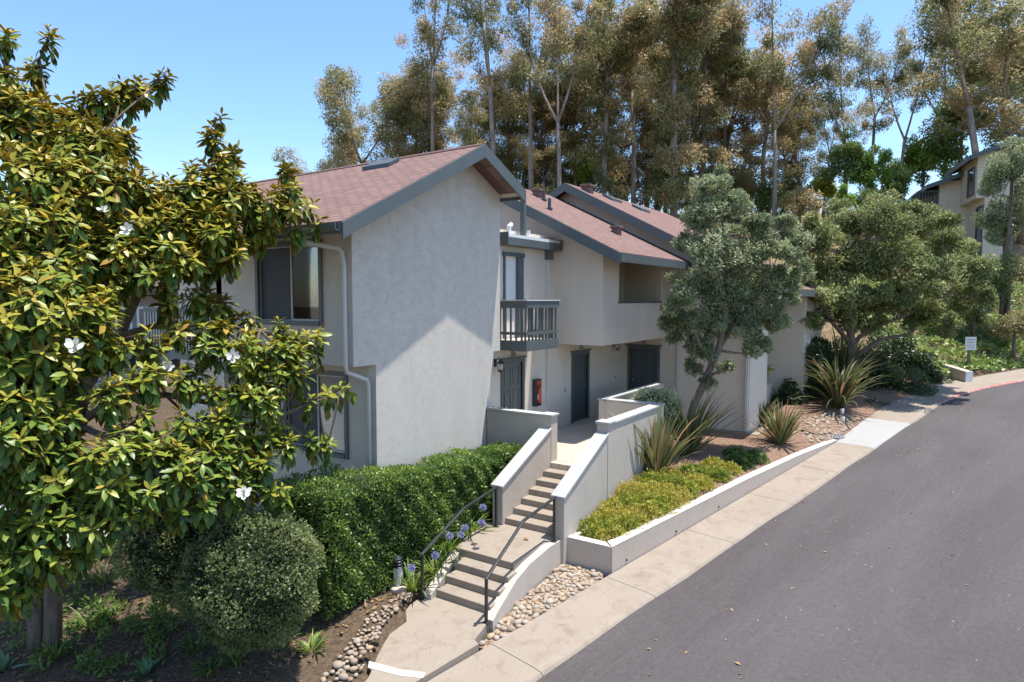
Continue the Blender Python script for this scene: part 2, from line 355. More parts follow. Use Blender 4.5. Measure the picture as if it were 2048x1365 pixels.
M['silver'] = foliage('grey_green_leaf', [(0, (.055, .085, .03)), (.4, (.13, .175, .062)), (.8, (.25, .285, .105)), (1, (.44, .43, .18))], .28, .5, .35)
M['variegated'] = foliage('variegated_leaf', [(0, (.16, .21, .08)), (.4, (.40, .44, .21)), (.8, (.66, .67, .42)), (1, (.78, .78, .56))], .3, .5, .35)
M['gold'] = foliage('golden_groundcover_leaf', [(0, (.09, .15, .022)), (.3, (.24, .31, .04)), (.6, (.47, .46, .065)), (.82, (.53, .38, .09)), (1, (.60, .54, .16))], .32, .5, .3)
M['flax'] = foliage('flax_blade', [(0, (0.0653, 0.0798, 0.0319)), (.4, (0.138, 0.16, 0.058)), (.7, (0.246, 0.225, 0.087)), (.85, (0.348, 0.189, 0.087)), (1, (0.435, 0.319, 0.145))], .25, .45, .45)
M['strap'] = foliage('strap_leaf', [(0, (0.0508, 0.109, 0.0217)), (.5, (0.131, 0.225, 0.0362)), (1, (0.348, 0.406, 0.0725))], .3, .4, .4)
M['agave'] = foliage('agave_leaf', [(0, (0.0725, 0.145, 0.058)), (1, (0.16, 0.275, 0.102))], .15, .4, .4)
M['ivy'] = foliage('ivy_leaf', [(0, (.06, .115, .03)), (.4, (.16, .25, .055)), (.8, (.32, .40, .09)), (1, (.44, .46, .15))], .3, .4, .4)
M['dark_shrub'] = foliage('dark_shrub_leaf', [(0, (0.0145, 0.029, 0.0116)), (.6, (0.0406, 0.0754, 0.0232)), (1, (0.0943, 0.145, 0.0406))], .2, .35, .5)
M['dry_leaf'] = foliage('dry_leaf', [(0, (.17, .085, .035)), (.5, (.33, .20, .09)), (1, (.48, .36, .17))], .2, .6, .2)
M['lilac'] = foliage('lilac_floret', [(0, (.25, .24, .42)), (1, (.45, .45, .66))], .3, .6, .2)
M['core'] = plain('dark_core', (.022, .026, .012), .95, .05, .3, 4.)
M['bark_euc'] = bark('eucalyptus_bark', (.17, .125, .095), (.40, .34, .28), (3, 3, .7), .4)
M['bark_mag'] = bark('magnolia_bark', (.085, .062, .045), (.20, .16, .125))
M['bark_tree'] = bark('tree_bark', (.11, .08, .06), (.26, .20, .155))
M['wood'] = bark('post_wood', (.13, .105, .085), (.23, .19, .15))
M['screen'] = plain('insect_screen', (.045, .05, .058), .6, .3, .1, 4.)
M['vent'] = plain('roof_vent_brown', (.19, .12, .10), .7, .2)
# ---------------------------------------------------------------- terrain, road, walks
P0 = np.array([10.8, 5.15]); u2 = np.array([.979, -.203]); v2 = np.array([.203, .979])
def st(x, y): return (x-P0[0])*u2[0]+(y-P0[1])*u2[1], (x-P0[0])*v2[0]+(y-P0[1])*v2[1]
def xy(s, t): return P0[0]+s*u2[0]+t*v2[0], P0[1]+s*u2[1]+t*v2[1]
def zr(s): return -1.37+.065*np.clip(s, -40, 32)+.02*np.clip(s-32, 0, 80)
_cs = [-60, 15, 19, 21, 22.8, 25.1, 28.5, 33, 40, 60]; _ct = [-1.23, -1.2, -1.22, -1.45, -1.9, -2.75, -4.1, -6.4, -11, -26]
_is = [-60, 11.2, 14, 18, 23.6, 26.5, 28.6, 33, 40, 60]; _it = [-.12, -.12, .1, .3, -.45, -1.5, -2.3, -4.6, -9.2, -24]
def tc(s): return np.interp(s, _cs, _ct)
def ti(s): return np.interp(s, _is, _it)
_hp = ([0, 2, 5, 9, 14, 22, 34, 60, 120, 300], [0, .8, 2.5, 4.6, 6.6, 9.3, 12.2, 15, 17, 17])
_gp = np.array([  # hand-set garden levels x, y, z
 (3.5, 9, -1.62), (2, 12, -1.6), (4, 11.5, -1.52), (6, 8, -1.52), (5.2, 7, -1.6), (7.5, 8.3, -1.35), (8, 7.8, -1.36), (8.6, 7.6, -1.3), (9.3, 7.75, -1.12), (10.2, 7.9, -1.0), (8, 8.4, -1.25), (7, 10, -1.3), (7.5, 12, -1.0), (9.5, 8.3, -1.15), (10.5, 8.3, -1.0), (11.8, 8.4, -.75),
 (0, 8, -1.8), (5, 15, -1.1), (3, 20, -1.0), (8, 20, -.6), (12, 14, -.7), (18, 12, -.5), (24, 8, -.2), (25, 5, -.2), (21, 4.6, -.5), (23, 3.2, -.52), (27, 4, -.05), (30, 3.2, .05), (33, 3, .3), (34, 1.0, .25), (30, 8, .3), (12, 6, -1.4), (15, 5.5, -1.3), (-10, 12, -2.2), (-20, 20, -2.5), (0, 40, 0), (20, 30, .4), (40, 20, .6), (40, 6, .6)])
def ground_z(x, y):
    x = np.asarray(x, float); y = np.asarray(y, float); s, t = st(x, y); d = x*.828+y*.561
    w = 1/((x[..., None]-_gp[:, 0])**2+(y[..., None]-_gp[:, 1])**2+.05)**1.6; g = (w*_gp[:, 2]).sum(-1)/w.sum(-1)
    e = t-ti(s); k = np.clip(e/1.2, 0, 1); k = k*k*(3-2*k)
    k = np.maximum(k*np.clip((s+30)/10, 0, 1), 0); z = (zr(s)-.10)*(1-k)+g*k
    far = np.clip(np.minimum(d-28, np.maximum(e, 0)-.25), 0, None); lat = np.clip((14-d*0-(y-x*.9))/26+.55, .35, 1)
    und = .35*np.sin(x*.21+1.3)*np.cos(y*.17)*np.clip(far/8, 0, 1)
    z = z+np.interp(far, *_hp)*lat+und
    # cut under paving and building footings so no surface sits in another
    cut = (x > 8.9) & (x < 22.0) & (y < 9.2) & (e > 0.02) & (s < 12) & ((y < 7.6) | (x > 12.7)); z = np.where(cut, np.minimum(z, zr(s)-.35), z)
    pad_ = (x > 5.2) & (x < 9.1) & (e > -.3) & (y < 7.45-.9*np.clip((8.1-x)/2.6, 0, 1)); z = np.where(pad_ , np.minimum(z, np.interp(x, [5.2, 8.2], [-1.85, -1.62])), z)
    tri = (x > 7.0) & (x < 10.9) & (y < 6.2) & (e > 0.0); z = np.where(tri, np.minimum(z, zr(s)-.12), z)
    return z
def axis(lo, hi, flo, fhi, fine, grow=1.16):
    a = list(np.arange(flo, fhi, fine)); st_ = fine
    while a[-1] < hi: st_ *= grow; a.append(a[-1]+st_)
    st_ = fine
    while a[0] > lo: st_ *= grow; a.insert(0, a[0]-st_)
    return np.array(a)
ax = axis(-400, 900, -2, 44, .45); ay = axis(-500, 900, -8, 22, .45); X, Y = np.meshgrid(ax, ay, indexing='ij'); Zg = ground_z(X, Y)
nx, ny = X.shape; idx = np.arange(nx*ny).reshape(nx, ny)
F4 = np.stack([idx[:-1, :-1], idx[1:, :-1], idx[1:, 1:], idx[:-1, 1:]], -1).reshape(-1, 4)
cx = X[:-1, :-1].ravel(); cy = Y[:-1, :-1].ravel(); far = (cx*.828+cy*.561) > 30
go = put('ground', npmesh('ground', np.stack([X, Y, Zg], -1).reshape(-1, 3), F4, [M['soil'], M['hill']], mi=far.astype(int), smooth=True)); meta(go, kind='structure')
def strip(name, s0, s1, n, fa, fb, dz, mat, kind='structure', th=0, dzb=None, m=2):
    mb = MB(); ss = np.linspace(s0, s1, n); dzb = dz if dzb is None else dzb
    V = []
    for s in ss:
        for j in range(m):
            k = j/(m-1); tt = fa(s)*(1-k)+fb(s)*k; x, y = xy(s, tt); V.append((x, y, float(zr(s))+dz*(1-k)+dzb*k))
    Fc = [(i*m+j, (i+1)*m+j, (i+1)*m+j+1, i*m+j+1) for i in range(n-1) for j in range(m-1)]
    mb.add(V, Fc); o = mb.build(name, mat); meta(o, kind=kind); return o
strip('road', -60, 60, 161, lambda s: tc(s)-12.5, lambda s: tc(s)+.02*math.sin(s*7.1)+.015*math.sin(s*17.3+1)+.012*math.sin(s*31.), -.035, M['asphalt'], m=12)
# sidewalk slabs with open joints, the slab after the planter wall is newer and paler
mb = MB(); js = [-14, -10.5, -7.2, -3.05, -.2, 2.6, 5.45, 8.3, 11.2, 14.9, 18.2, 21.5, 24, 26, 28.5, 31, 34, 38, 44, 52]
for i in range(len(js)-1):
    a, b = js[i]+.006, js[i+1]-.006; n = max(2, int((b-a)/.5)); ss = np.linspace(a, b, n); mi = 1 if abs(js[i]-11.2) < .1 else 0
    drop = .03 if js[i] < 15 else .0
    V = []
    for s in ss:
        red = 0.
        for tt, dz in ((ti(s), 0.), (tc(s)+.16, 0.), (tc(s)+.05, -.012 if js[i] < 15 else 0), (tc(s)+.004, -.06 if js[i] < 15 else -.09), (tc(s)+.004, -.4), (ti(s), -.4)):
            x, y = xy(s, tt); V.append((x, y, float(zr(s))+dz))
    Fc = [(k*6+j, (k+1)*6+j, (k+1)*6+(j+1) % 6, k*6+(j+1) % 6) for k in range(n-1) for j in range(6)]
    Fc += [tuple(range(5, -1, -1)), tuple(range((n-1)*6, n*6))]; mb.add(V, Fc, mi)
meta(mb.build('sidewalk', [M['concrete'], M['concrete_new']]), kind='structure')
mb = MB(); ss = np.linspace(19.0, 50, 70); V = []
for s in ss:
    for tt, dz in ((tc(s)+.15, .004), (tc(s)+.02, .006), (tc(s)-.006, -.02), (tc(s)-.012, -.15)):
        x, y = xy(s, tt); V.append((x, y, float(zr(s))+dz))
mb.add(V, [(k*4+j, k*4+j+1, (k+1)*4+j+1, (k+1)*4+j) for k in range(len(ss)-1) for j in range(3)])
t = NT('worn_red_curb_paint'); n_ = t.noise(t.coord(), 5, 5, .7); M['redcurb'] = t.done(t.bsdf(t.ramp(n_, [(.38, (.36, .30, .26)), (.55, (.42, .13, .12))]), .8, .2))
meta(mb.build('kerb', M['redcurb']), kind='structure')
# entry pad at the foot of the steps
pad = [(8.34, 7.12), (8.12, 7.42), (7.85, 7.4), (7.2, 7.16), (6.65, 6.9), (6.15, 6.6), (5.65, 6.48)]
padr = [xy(-5.3, -.105), xy(-4.2, -.105), xy(-3.3, -.105), (7.6, 5.83), (8.0, 5.92), (8.34, 6.0)]
pp = pad+padr
def padz(x, y): return float(np.interp(x, [5.2, 6.2, 8.0, 8.4], [-1.69, -1.6, -1.44, -1.43]))-.01*0
mb = MB(); n = len(pp); V = [(x, y, padz(x, y)) for x, y in pp]+[(x, y, padz(x, y)-.35) for x, y in pp]
mb.add(V, [tuple(range(n-1, -1, -1)), tuple(range(n, 2*n))]+[(i, n+i, n+(i+1) % n, (i+1) % n) for i in range(n)])
meta(mb.build('entry_path', M['concrete']), kind='structure')
# soil in the raised bed (above the sidewalk, behind the planter wall)
def bed_z(x, y):
    s, t = st(x, y); ti_ = t+.1
    base = np.interp(x, [10.8, 11.6, 13.2, 15, 18, 21.5], [-1.0, -.93, -.62, -.45, -.42, -.45]); lip = np.interp(s, [0, 5.5, 11.2], [-.99, -.74, -.63])
    k = np.clip(ti_/1.1, 0, 1); return lip*(1-k)+base*k+.02*np.sin(x*5)*np.cos(y*6)
V = []; Fb = []; ns, nt = 60, 18
for i in range(ns):
    s = .12+(11.4-.12)*i/(ns-1)
    for j in range(nt):
        x0, y0 = xy(s, .0); yb = 6.02 if x0 < 15.9 else 7.6
        if x0 > 20.6: yb = 5.3
        k = j/(nt-1); y = y0+(yb-y0)*k; x = x0; V.append((x, y, float(bed_z(x, y))))
Fb = [(i*nt+j, (i+1)*nt+j, (i+1)*nt+j+1, i*nt+j+1) for i in range(ns-1) for j in range(nt-1)]
mb = MB(); mb.add(V, Fb); o = mb.build('soil_bed', M['mulch'], smooth=True); meta(o, kind='structure')
# far planting bed soil beside the pale slab
V = []; ns, nt = 40, 14
def bed2_z(x, y):
    return np.maximum(ground_z(x, y)+.03, 0*x-9)
for i in range(ns):
    s = 11.4+(23.2-11.4)*i/(ns-1)
    for j in range(nt):
        x0, y0 = xy(s, ti(s)+.01); k = j/(nt-1); y = y0+(min(7.0, y0+4.2)-y0)*k; kk = min(1, (y-y0)/1.0)
        z = (float(zr(s))-.015)*(1-kk)+max(float(ground_z(np.array(x0), np.array(y)))+.04, -.46+.06*max(0, x0-21))*kk; V.append((x0, y, z))
mb = MB(); mb.add(V, [(i*nt+j, (i+1)*nt+j, (i+1)*nt+j+1, i*nt+j+1) for i in range(ns-1) for j in range(nt-1)])
meta(mb.build('soil_bed', M['mulch'], smooth=True), kind='structure')
def bedfar_z(x, y):
    s, t = st(x, y); y0 = xy(s, ti(s))[1]; kk = min(1, max(0, y-y0)/1.0)
    return (float(zr(s))-.015)*(1-kk)+max(float(ground_z(np.array(x), np.array(y)))+.04, -.46+.06*max(0, x-21))*kk

# pale band of old paint across the path and the sidewalk
pts = [onz(738, 1328, -1.62), onz(800, 1347, -1.63), onz(852, 1356, -1.635), onz(846, 1366, -1.635), onz(800, 1359, -1.63), onz(736, 1340, -1.62)]
mb = MB(); mb.add([(q[0], q[1], padz(q[0], q[1])+.004) for q in pts], [tuple(range(6))[::-1]]); meta(mb.build('path_marking', M['planter_top']), kind='structure')
# ---------------------------------------------------------------- entry stairs, deck, low walls, rails
S = thing('staircase', 'concrete entry staircase of two flights rising between stucco side walls to the tiled deck', 'staircase', (8.3, 6.6, -1.45))
for k in range(4):      # lower flight, top one is the landing
    x0 = 8.3+.3*k; z = -1.43+.13*(k+1)
    if k < 3: MB().box(x0, x0+.3-.003, 6.05+.03*k, 7.2+.05*k, -1.8, z).build('step', M['concrete'], S, bevel=.012)
MB().prism([(9.2, 6.19), (10.2, 6.235), (10.75, 6.26), (10.75, 7.74), (9.9, 7.72), (9.2, 7.5)], 'z', -1.75, -.91).build('landing', M['concrete'], S, bevel=.012)
for k in range(6):
    MB().box(10.753+.3*k, 10.753+.297+.3*k, 6.252, 7.448, -1.7, -.91+.13*(k+1)).build('step', M['concrete'], S, bevel=.012)
MB().box(12.553, 12.80, 6.252, 7.448, -1.5, -.002).build('step', M['tile'], S, bevel=.01)
def sloped_wall(y0, y1, za, zb, xa, xb, zbot_a, zbot_b):
    m = MB(); m.prism([(xa, zbot_a), (xb, zbot_b), (xb, zb), (xa, za)], 'y', y0, y1); m.build('side_wall', M['stucco_step'], S)
    c = MB(); c.prism([(xa-.035, za+.001), (xb, zb+.001), (xb, zb+.055), (xa-.035, za+.055)], 'y', y0-.03, y1+.03); c.build('wall_cap', M['cap'], S, bevel=.008)
sloped_wall(7.45, 7.70, -.15, .74, 10.66, 12.58, -1.6, -1.6)
sloped_wall(6.00, 6.25, -.12, .80, 10.64, 12.52, -1.6, -1.6)
# low cheek walls of the lower flight
m = MB(); Q = [(10.79, 6.22, -.905), (10.2, 6.24, -.93), (9.5, 6.22, -1.0), (9.0, 6.17, -1.10), (8.6, 6.12, -1.25), (8.14, 6.05, -1.42)]
V = []
for i, (x, y, z) in enumerate(Q):
    w = .17; V += [(x, y, z), (x, y-w, z), (x, y-w-.01, -2.0), (x, y, -2.0)]
n = len(Q); m.add(V, [(i*4+j, i*4+(j+1) % 4, (i+1)*4+(j+1) % 4, (i+1)*4+j) for i in range(n-1) for j in range(4)]+[(3, 2, 1, 0), tuple(range((n-1)*4, n*4))])
m.build('cheek_wall', M['stucco_step'], S)
m = MB(); Q = [(9.22, 7.42, -.98), (8.8, 7.33, -1.13), (8.4, 7.24, -1.27), (8.16, 7.2, -1.34)]; V = []
for i, (x, y, z) in enumerate(Q):
    V += [(x, y+.17, z), (x, y, z), (x, y, -1.9), (x, y+.17, -1.9)]
n = len(Q); m.add(V, [(i*4+j, i*4+(j+1) % 4, (i+1)*4+(j+1) % 4, (i+1)*4+j) for i in range(n-1) for j in range(4)]+[(3, 2, 1, 0), tuple(range((n-1)*4, n*4))])
m.build('cheek_wall', M['stucco_step'], S)
MB().prism([(10.9, 5.9), (10.9, 5.995), (12.9, 5.995), (15.3, 5.995), (15.3, 5.9), (13.0, 5.9)], 'z', -1.5, -.9).build('footing', M['planter'], S)
# deck
D = thing('entry_deck', 'raised tiled entry deck with capped stucco parapets, in the shade under the upper storey', 'deck', (12.8, 6.2, -.3))
MB().box(12.803, 15.85, 6.05, 9.28, -.3, 0).box(15.853, 20.68, 7.6, 9.28, -.3, -.004).build('floor', M['tile'], D)
def parapet(x0, x1, y0, y1, z0, z1, cap=.04, mat='stucco_step'):
    MB().box(x0, x1, y0, y1, z0, z1).build('parapet', M[mat], D)
    MB().box(x0-cap, x1+cap, y0-cap, y1+cap, z1+.001, z1+.05).build('parapet_cap', M['cap'], D, bevel=.008)
parapet(12.60, 12.80, 7.72, 9.27, -1.5, 1.03, .03)
parapet(12.585, 12.86, 7.44, 7.715, -1.5, 1.04, .035)
parapet(12.525, 12.80, 5.99, 6.255, -1.5, 1.03, .035)
parapet(12.803, 15.62, 6.0, 6.24, -1.3, 1.0, .028)
parapet(15.63, 15.84, 6.02, 7.56, -.8, 1.0, .03, 'stucco_fine')
parapet(15.63, 19.9, 7.565, 7.76, -.8, 1.0, .03, 'stucco_fine')
# rails
def rail(label, pts, posts):
    r = thing('handrail', label, 'handrail', posts[0][0])
    m = MB()
    for a, b in zip(pts[:-1], pts[1:]): m.bar(a, b, .05, .035)
    m.build('top_rail', M['black'], r, bevel=.004)
    for a, b in posts:
        m = MB().bar(a, b, .042, .042); m.box(a[0]-.05, a[0]+.05, a[1]-.05, a[1]+.05, a[2]-.02, a[2]+.012); m.build('post', M['black'], r, bevel=.003)
rail('black metal handrail on the hedge side of the lower steps', [(10.56, 7.50, -.085), (9.35, 7.42, -.20), (8.06, 7.33, -.645)], [((8.11, 7.36, -1.44), (8.11, 7.345, -.66)), ((10.5, 7.50, -.91), (10.5, 7.5, -.09))])
rail('black metal handrail on the cobble side of the lower steps', [(10.55, 6.13, -.06), (9.3, 6.06, -.16), (8.0, 5.92, -.70)], [((8.07, 5.96, -1.44), (8.07, 5.955, -.68)), ((10.49, 6.13, -.91), (10.49, 6.13, -.07))])
# planter retaining wall
W = thing('retaining_wall', 'low beige rendered planter wall with pale top along the sidewalk', 'wall', (*xy(5, -.1), -1.2))
def ptop(s): return float(np.interp(s, [-.2, 5.5, 8.5, 11.3], [-.90, -.665, -.60, -.612]))
m = MB(); c = MB(); V = []; Vc = []; ss = np.linspace(0, 11.35, 24)
for s in ss:
    x, y = xy(s, -.1); x2, y2 = xy(s, .10)
    if s == 0: x2 = x2+.17
    zt = ptop(s); zb = float(zr(s))-.35
    V += [(x, y, zt), (x2, y2, zt), (x2, y2, zb), (x, y, zb)]
n = len(ss); q = [(i*4+j, i*4+(j+1) % 4, (i+1)*4+(j+1) % 4, (i+1)*4+j) for i in range(n-1) for j in range(4)]+[(3, 2, 1, 0), tuple(range((n-1)*4, n*4))]
m.add(V, q)
x, y = xy(0, -.1); x2, y2 = x+.17, y+.0
m.add([(x, y+.005, -.90), (x+.18, y+.2, -.90), (x+.18, 6.03, -.90), (x, 6.03, -.90), (x, y+.005, -1.9), (x+.18, y+.2, -1.9), (x+.18, 6.03, -1.9), (x, 6.03, -1.9)], [(0, 1, 2, 3), (7, 6, 5, 4), (0, 3, 7, 4), (1, 5, 6, 2), (0, 4, 5, 1), (3, 2, 6, 7)])
m.build('wall', M['planter'], W)
V = []
for s in ss:
    x, y = xy(s, -.102); x2, y2 = xy(s, .103); zt = ptop(s)
    if s == 0: x2 += .17
    V += [(x, y, zt+.012), (x2, y2, zt+.012), (x2, y2, zt+.002), (x, y, zt+.002)]
c.add(V, q); x, y = xy(0, -.102)
c.add([(x-.002, y+.03, -.888), (x+.185, y+.22, -.888), (x+.185, 6.04, -.888), (x-.002, 6.04, -.888), (x-.002, y+.03, -.898), (x+.185, y+.22, -.898), (x+.185, 6.04, -.898), (x-.002, 6.04, -.898)], [(0, 1, 2, 3), (7, 6, 5, 4), (0, 3, 7, 4), (1, 5, 6, 2), (0, 4, 5, 1), (3, 2, 6, 7)])
c.build('wall_top', M['planter_top'], W)
for s in (.45, 2.2, 4.0):
    x, y = xy(s, -.104); z = float(zr(s))+.085; m = MB(); m.tube([(x-.002, y-.012, z), (x+.01, y+.05, z)], .022, 10); m.build('weep_hole', M['black'], W)
# ---------------------------------------------------------------- the condominium building
B = thing('condominium_building', 'two storey cream stucco condominium building with red shingle gable roofs and slate trim', 'building', (7.94, 8.79, -1.3))
def panel(axis, p0, p1, a0, a1, z0, z1, holes=(), mb=None):
    mb = mb or MB(); A = sorted({a0, a1, *[h[0] for h in holes], *[h[1] for h in holes]}); Zs = sorted({z0, z1, *[h[2] for h in holes], *[h[3] for h in holes]})
    for i in range(len(A)-1):
        for j in range(len(Zs)-1):
            ca, cz = (A[i]+A[i+1])/2, (Zs[j]+Zs[j+1])/2
            if any(h[0] < ca < h[1] and h[2] < cz < h[3] for h in holes): continue
            if axis == 'x': mb.box(p0, p1, A[i], A[i+1], Zs[j], Zs[j+1])
            else: mb.box(A[i], A[i+1], p0, p1, Zs[j], Zs[j+1])
    return mb
def wall(mb, mat='stucco', label=None, name='wall', bevel=0):
    o = mb.build(name, M[mat], B, bevel=bevel)
    if label: o['label'] = label
    return o
R1 = dict(rx=11.08, rz=6.955, sl=.513, sr=.477, xl=7.22, xr=12.62, y0=8.21, y1=16.8)
def r1(x): return R1['rz']-(R1['sl']*(R1['rx']-x) if x < R1['rx'] else R1['sr']*(x-R1['rx']))
u = .15
# gable front, with the flared foot
wall(MB().prism([(7.94, 2.5), (8.48, 2.5), (8.48, -1.5), (11.23, -1.5), (12.2, 2.5), (12.48, 2.5), (12.48, r1(12.48)-u), (R1['rx'], R1['rz']-u), (7.94, r1(7.94)-u)], 'y', 8.79, 9.0), label='gable wall with rough trowelled stucco')
MB().prism([(11.235, -1.49), (11.265, -1.49), (12.235, 2.5), (12.205, 2.5)], 'y', 8.80, 9.0).build('corner_trim', M['white'], B)
wall(panel('x', 7.94, 8.10, 9.0, 13.0, 2.5, r1(7.94)-u, [(9.66, 11.5, 3.3, 4.72)]))
wall(panel('x', 8.48, 8.64, 9.0, 13.0, -1.5, 2.5, [(9.64, 11.42, .70, 2.22)]))
wall(MB().box(7.96, 8.66, 9.0, 13.0, 2.503, 2.56), 'soffit', name='soffit')
wall(MB().box(9.3, 9.5, 13.0, 17.0, -1.5, 5.8).box(7.94, 9.29, 12.8, 12.998, -1.5, 5.0).box(9.5, 12.48, 16.8, 17.0, -1.5, r1(9.5)-.2))
# recessed wall behind the balcony, entry wall, flat roof
wall(panel('y', 9.3, 9.5, 11.0, 15.9, -1.5, 5.45, [(13.32, 14.2, 0.0, 2.12), (13.42, 14.12, 2.62, 4.80)]), 'stucco_fine')
wall(panel('y', 9.3, 9.5, 15.9, 20.7, -.5, 2.45, [(16.98, 17.92, 0.0, 2.05)]), 'stucco_fine')
MB().box(12.5, 15.88, 9.52, 16.5, 5.2, 5.28).build('flat_roof', M['concrete_new'], B)
R2 = dict(ry=12.0, rz=7.42, s=.503, ye=7.02, x0=15.25, x1=20.69, yb=16.8)
def r2(y): return R2['rz']-R2['s']*abs(y-R2['ry'])
R3 = dict(ry=11.42, rz=7.82, s=.52, ye=4.2, x0=20.2, x1=30.0, yb=17.5)
def r3(y): return R3['rz']-R3['s']*abs(y-R3['ry'])
wall(MB().prism([(7.8, 2.45), (16.5, 2.45), (16.5, r2(16.5)-u), (12.0, R2['rz']-u), (7.8, r2(7.8)-u)], 'x', 15.9, 16.1), 'stucco_fine')
wall(panel('y', 7.8, 8.0, 16.1, 20.7, 2.45, r2(7.8)-u, [(16.92, 20.15, 3.63, 4.80)]), 'stucco_fine')
wall(MB().box(16.3, 20.5, 9.1, 9.25, 2.6, 5.6).box(18.35, 18.5, 8.55, 9.1, 2.6, 5.5).box(16.76, 16.91, 8.0, 9.1, 2.6, 5.4).box(20.16, 20.3, 8.0, 9.1, 2.6, 5.4), 'stucco_tan', label='tan inner wall of the recessed loggia')
wall(MB().box(16.1, 20.69, 8.0, 9.29, 2.452, 2.60), 'stucco_fine', name='soffit')
wall(panel('x', 20.7, 20.9, 5.1, 9.3, -.9, 2.45, [(8.12, 9.08, 0., 2.05)]), 'stucco_fine')
wall(MB().prism([(5.1, 2.45), (17.0, 2.45), (17.0, r3(17.)-u), (11.42, R3['rz']-u), (5.1, r3(5.1)-u)], 'x', 20.701, 20.9), 'stucco_fine')
wall(MB().box(20.9, 23.0, 5.1, 5.3, -.9, r3(5.1)-u).box(22.8, 23.0, 5.3, 6.4, -.9, 4.4).box(23.0, 26.0, 6.4, 6.6, -.9, 4.6), 'stucco_fine')
wall(MB().box(26.0, 29.9, 4.47, 16, -.9, 3.95), 'stucco_tan')
MB().prism([(20.4, 4.75), (23.2, 4.75), (23.2, 5.08), (20.698, 5.08), (20.698, 6.9), (20.4, 6.9)], 'z', -.75, -.425).build('footing', M['concrete'], B)
# roofs
def fascia(par, a, b, h=.27, th=.05, off=(0, 0, 0), name='fascia', mat='trim'):
    a = np.array(a, float)+off; b = np.array(b, float)+off; d = b-a; hd = np.array([d[0], d[1], 0]); hd /= np.linalg.norm(hd); nrm = np.array([-hd[1], hd[0], 0])*th
    dn = np.array([0, 0, -h]); m = MB(); m.hexa([a+dn, b+dn, b+dn+nrm, a+dn+nrm], [a, b, b+nrm, a+nrm]); return m.build(name, M[mat], par)
rf = MB(); y0, y1 = R1['y0'], R1['y1']
rf.slab([(R1['xl'], y1, r1(R1['xl'])), (R1['xl'], y0-.0, r1(R1['xl'])), (R1['rx'], y0, R1['rz']), (R1['rx'], y1, R1['rz'])], .13)
rf.slab([(R1['rx']+.003, y1, R1['rz']), (R1['rx']+.003, y0, R1['rz']), (R1['xr'], y0, r1(R1['xr'])), (R1['xr'], y1, r1(R1['xr']))], .13)
ro = rf.build('roof', M['shingle'], B); ro['label'] = 'red brown shingle roof above the front gable'
e = .045
fascia(ro, (R1['xl']-.02, y0-e, r1(R1['xl'])-.02), (R1['rx'], y0-e, R1['rz']-.01), .27, e-.003)
fascia(ro, (R1['rx']+.002, y0-e, R1['rz']-.01), (R1['xr']+.02, y0-e, r1(R1['xr'])-.02), .27, e-.003)
MB().box(R1['xl']-.022, R1['xl']-.002, y0-.002, y1, r1(R1['xl'])-.2, r1(R1['xl'])-.02).build('fascia', M['trim'], ro)
MB().box(R1['xr']+.002, R1['xr']+.03, y0-.002, y1, r1(R1['xr'])-.22, r1(R1['xr'])-.02).build('fascia', M['trim'], ro)
g = MB(); g.prism([(R1['xl']-.13, r1(R1['xl'])-.03), (R1['xl']-.13, r1(R1['xl'])-.14), (R1['xl']-.10, r1(R1['xl'])-.16), (R1['xl']-.025, r1(R1['xl'])-.16), (R1['xl']-.025, r1(R1['xl'])-.03), (R1['xl']-.04, r1(R1['xl'])-.03), (R1['xl']-.04, r1(R1['xl'])-.14), (R1['xl']-.115, r1(R1['xl'])-.14), (R1['xl']-.115, r1(R1['xl'])-.03)], 'y', y0+.02, y1); g.build('gutter', M['trim'], ro)
for yy in (8.95, 9.9, 10.9): MB().bar((12.45, yy, r1(12.45)-.19), (12.61, yy, r1(12.61)-.19), .09, .10).build('rafter', M['soffit'], ro)
MB().hexa([(12.485, y0+.01, r1(12.485)-.145), (12.615, y0+.01, r1(12.615)-.145), (12.615, y1, r1(12.615)-.145), (12.485, y1, r1(12.485)-.145)], [(12.485, y0+.01, r1(12.485)-.133), (12.615, y0+.01, r1(12.615)-.133), (12.615, y1, r1(12.615)-.133), (12.485, y1, r1(12.485)-.133)]).build('soffit', M['soffit'], ro)
MB().box(12.49, 12.6, 8.8, 8.92, 5.80, 5.95).build('beam', M['soffit'], ro)
m = MB(); rc = MB()
for k in range(44): 
    yy = y0+.01+k*.2
    rc.prism([(R1['rx']-.14, R1['rz']-.05), (R1['rx'], R1['rz']+.022), (R1['rx']+.14, R1['rz']-.045), (R1['rx']+.13, R1['rz']-.07), (R1['rx'], R1['rz']), (R1['rx']-.13, R1['rz']-.07)], 'y', yy, yy+.197)
rc.build('ridge_cap', M['shingle'], ro)
p = onx(835, 316, 9.9); yv = 10.6
def on_r1(x, y, dx, dy, h): return [(x-dx, y-dy, r1(x-dx)+h), (x+dx, y-dy, r1(x+dx)+h), (x+dx, y+dy, r1(x+dx)+h), (x-dx, y+dy, r1(x-dx)+h)]
MB().hexa(on_r1(10.55, 10.7, .16, .42, -.01), on_r1(10.55, 10.7, .16, .42, .09)).build('roof_vent', M['trim_dark'], ro)
rf = MB(); x0, x1 = R2['x0'], R2['x1']
rf.slab([(x0, R2['ye'], r2(R2['ye'])), (x1, R2['ye'], r2(R2['ye'])), (x1, 12., R2['rz']), (x0, 12., R2['rz'])], .13)
rf.slab([(x1, R2['yb'], r2(R2['yb'])), (x0, R2['yb'], r2(R2['yb'])), (x0, 12.003, R2['rz']), (x1, 12.003, R2['rz'])], .13)
ro = rf.build('roof', M['shingle'], B); ro['label'] = 'red brown shingle roof of the middle unit'
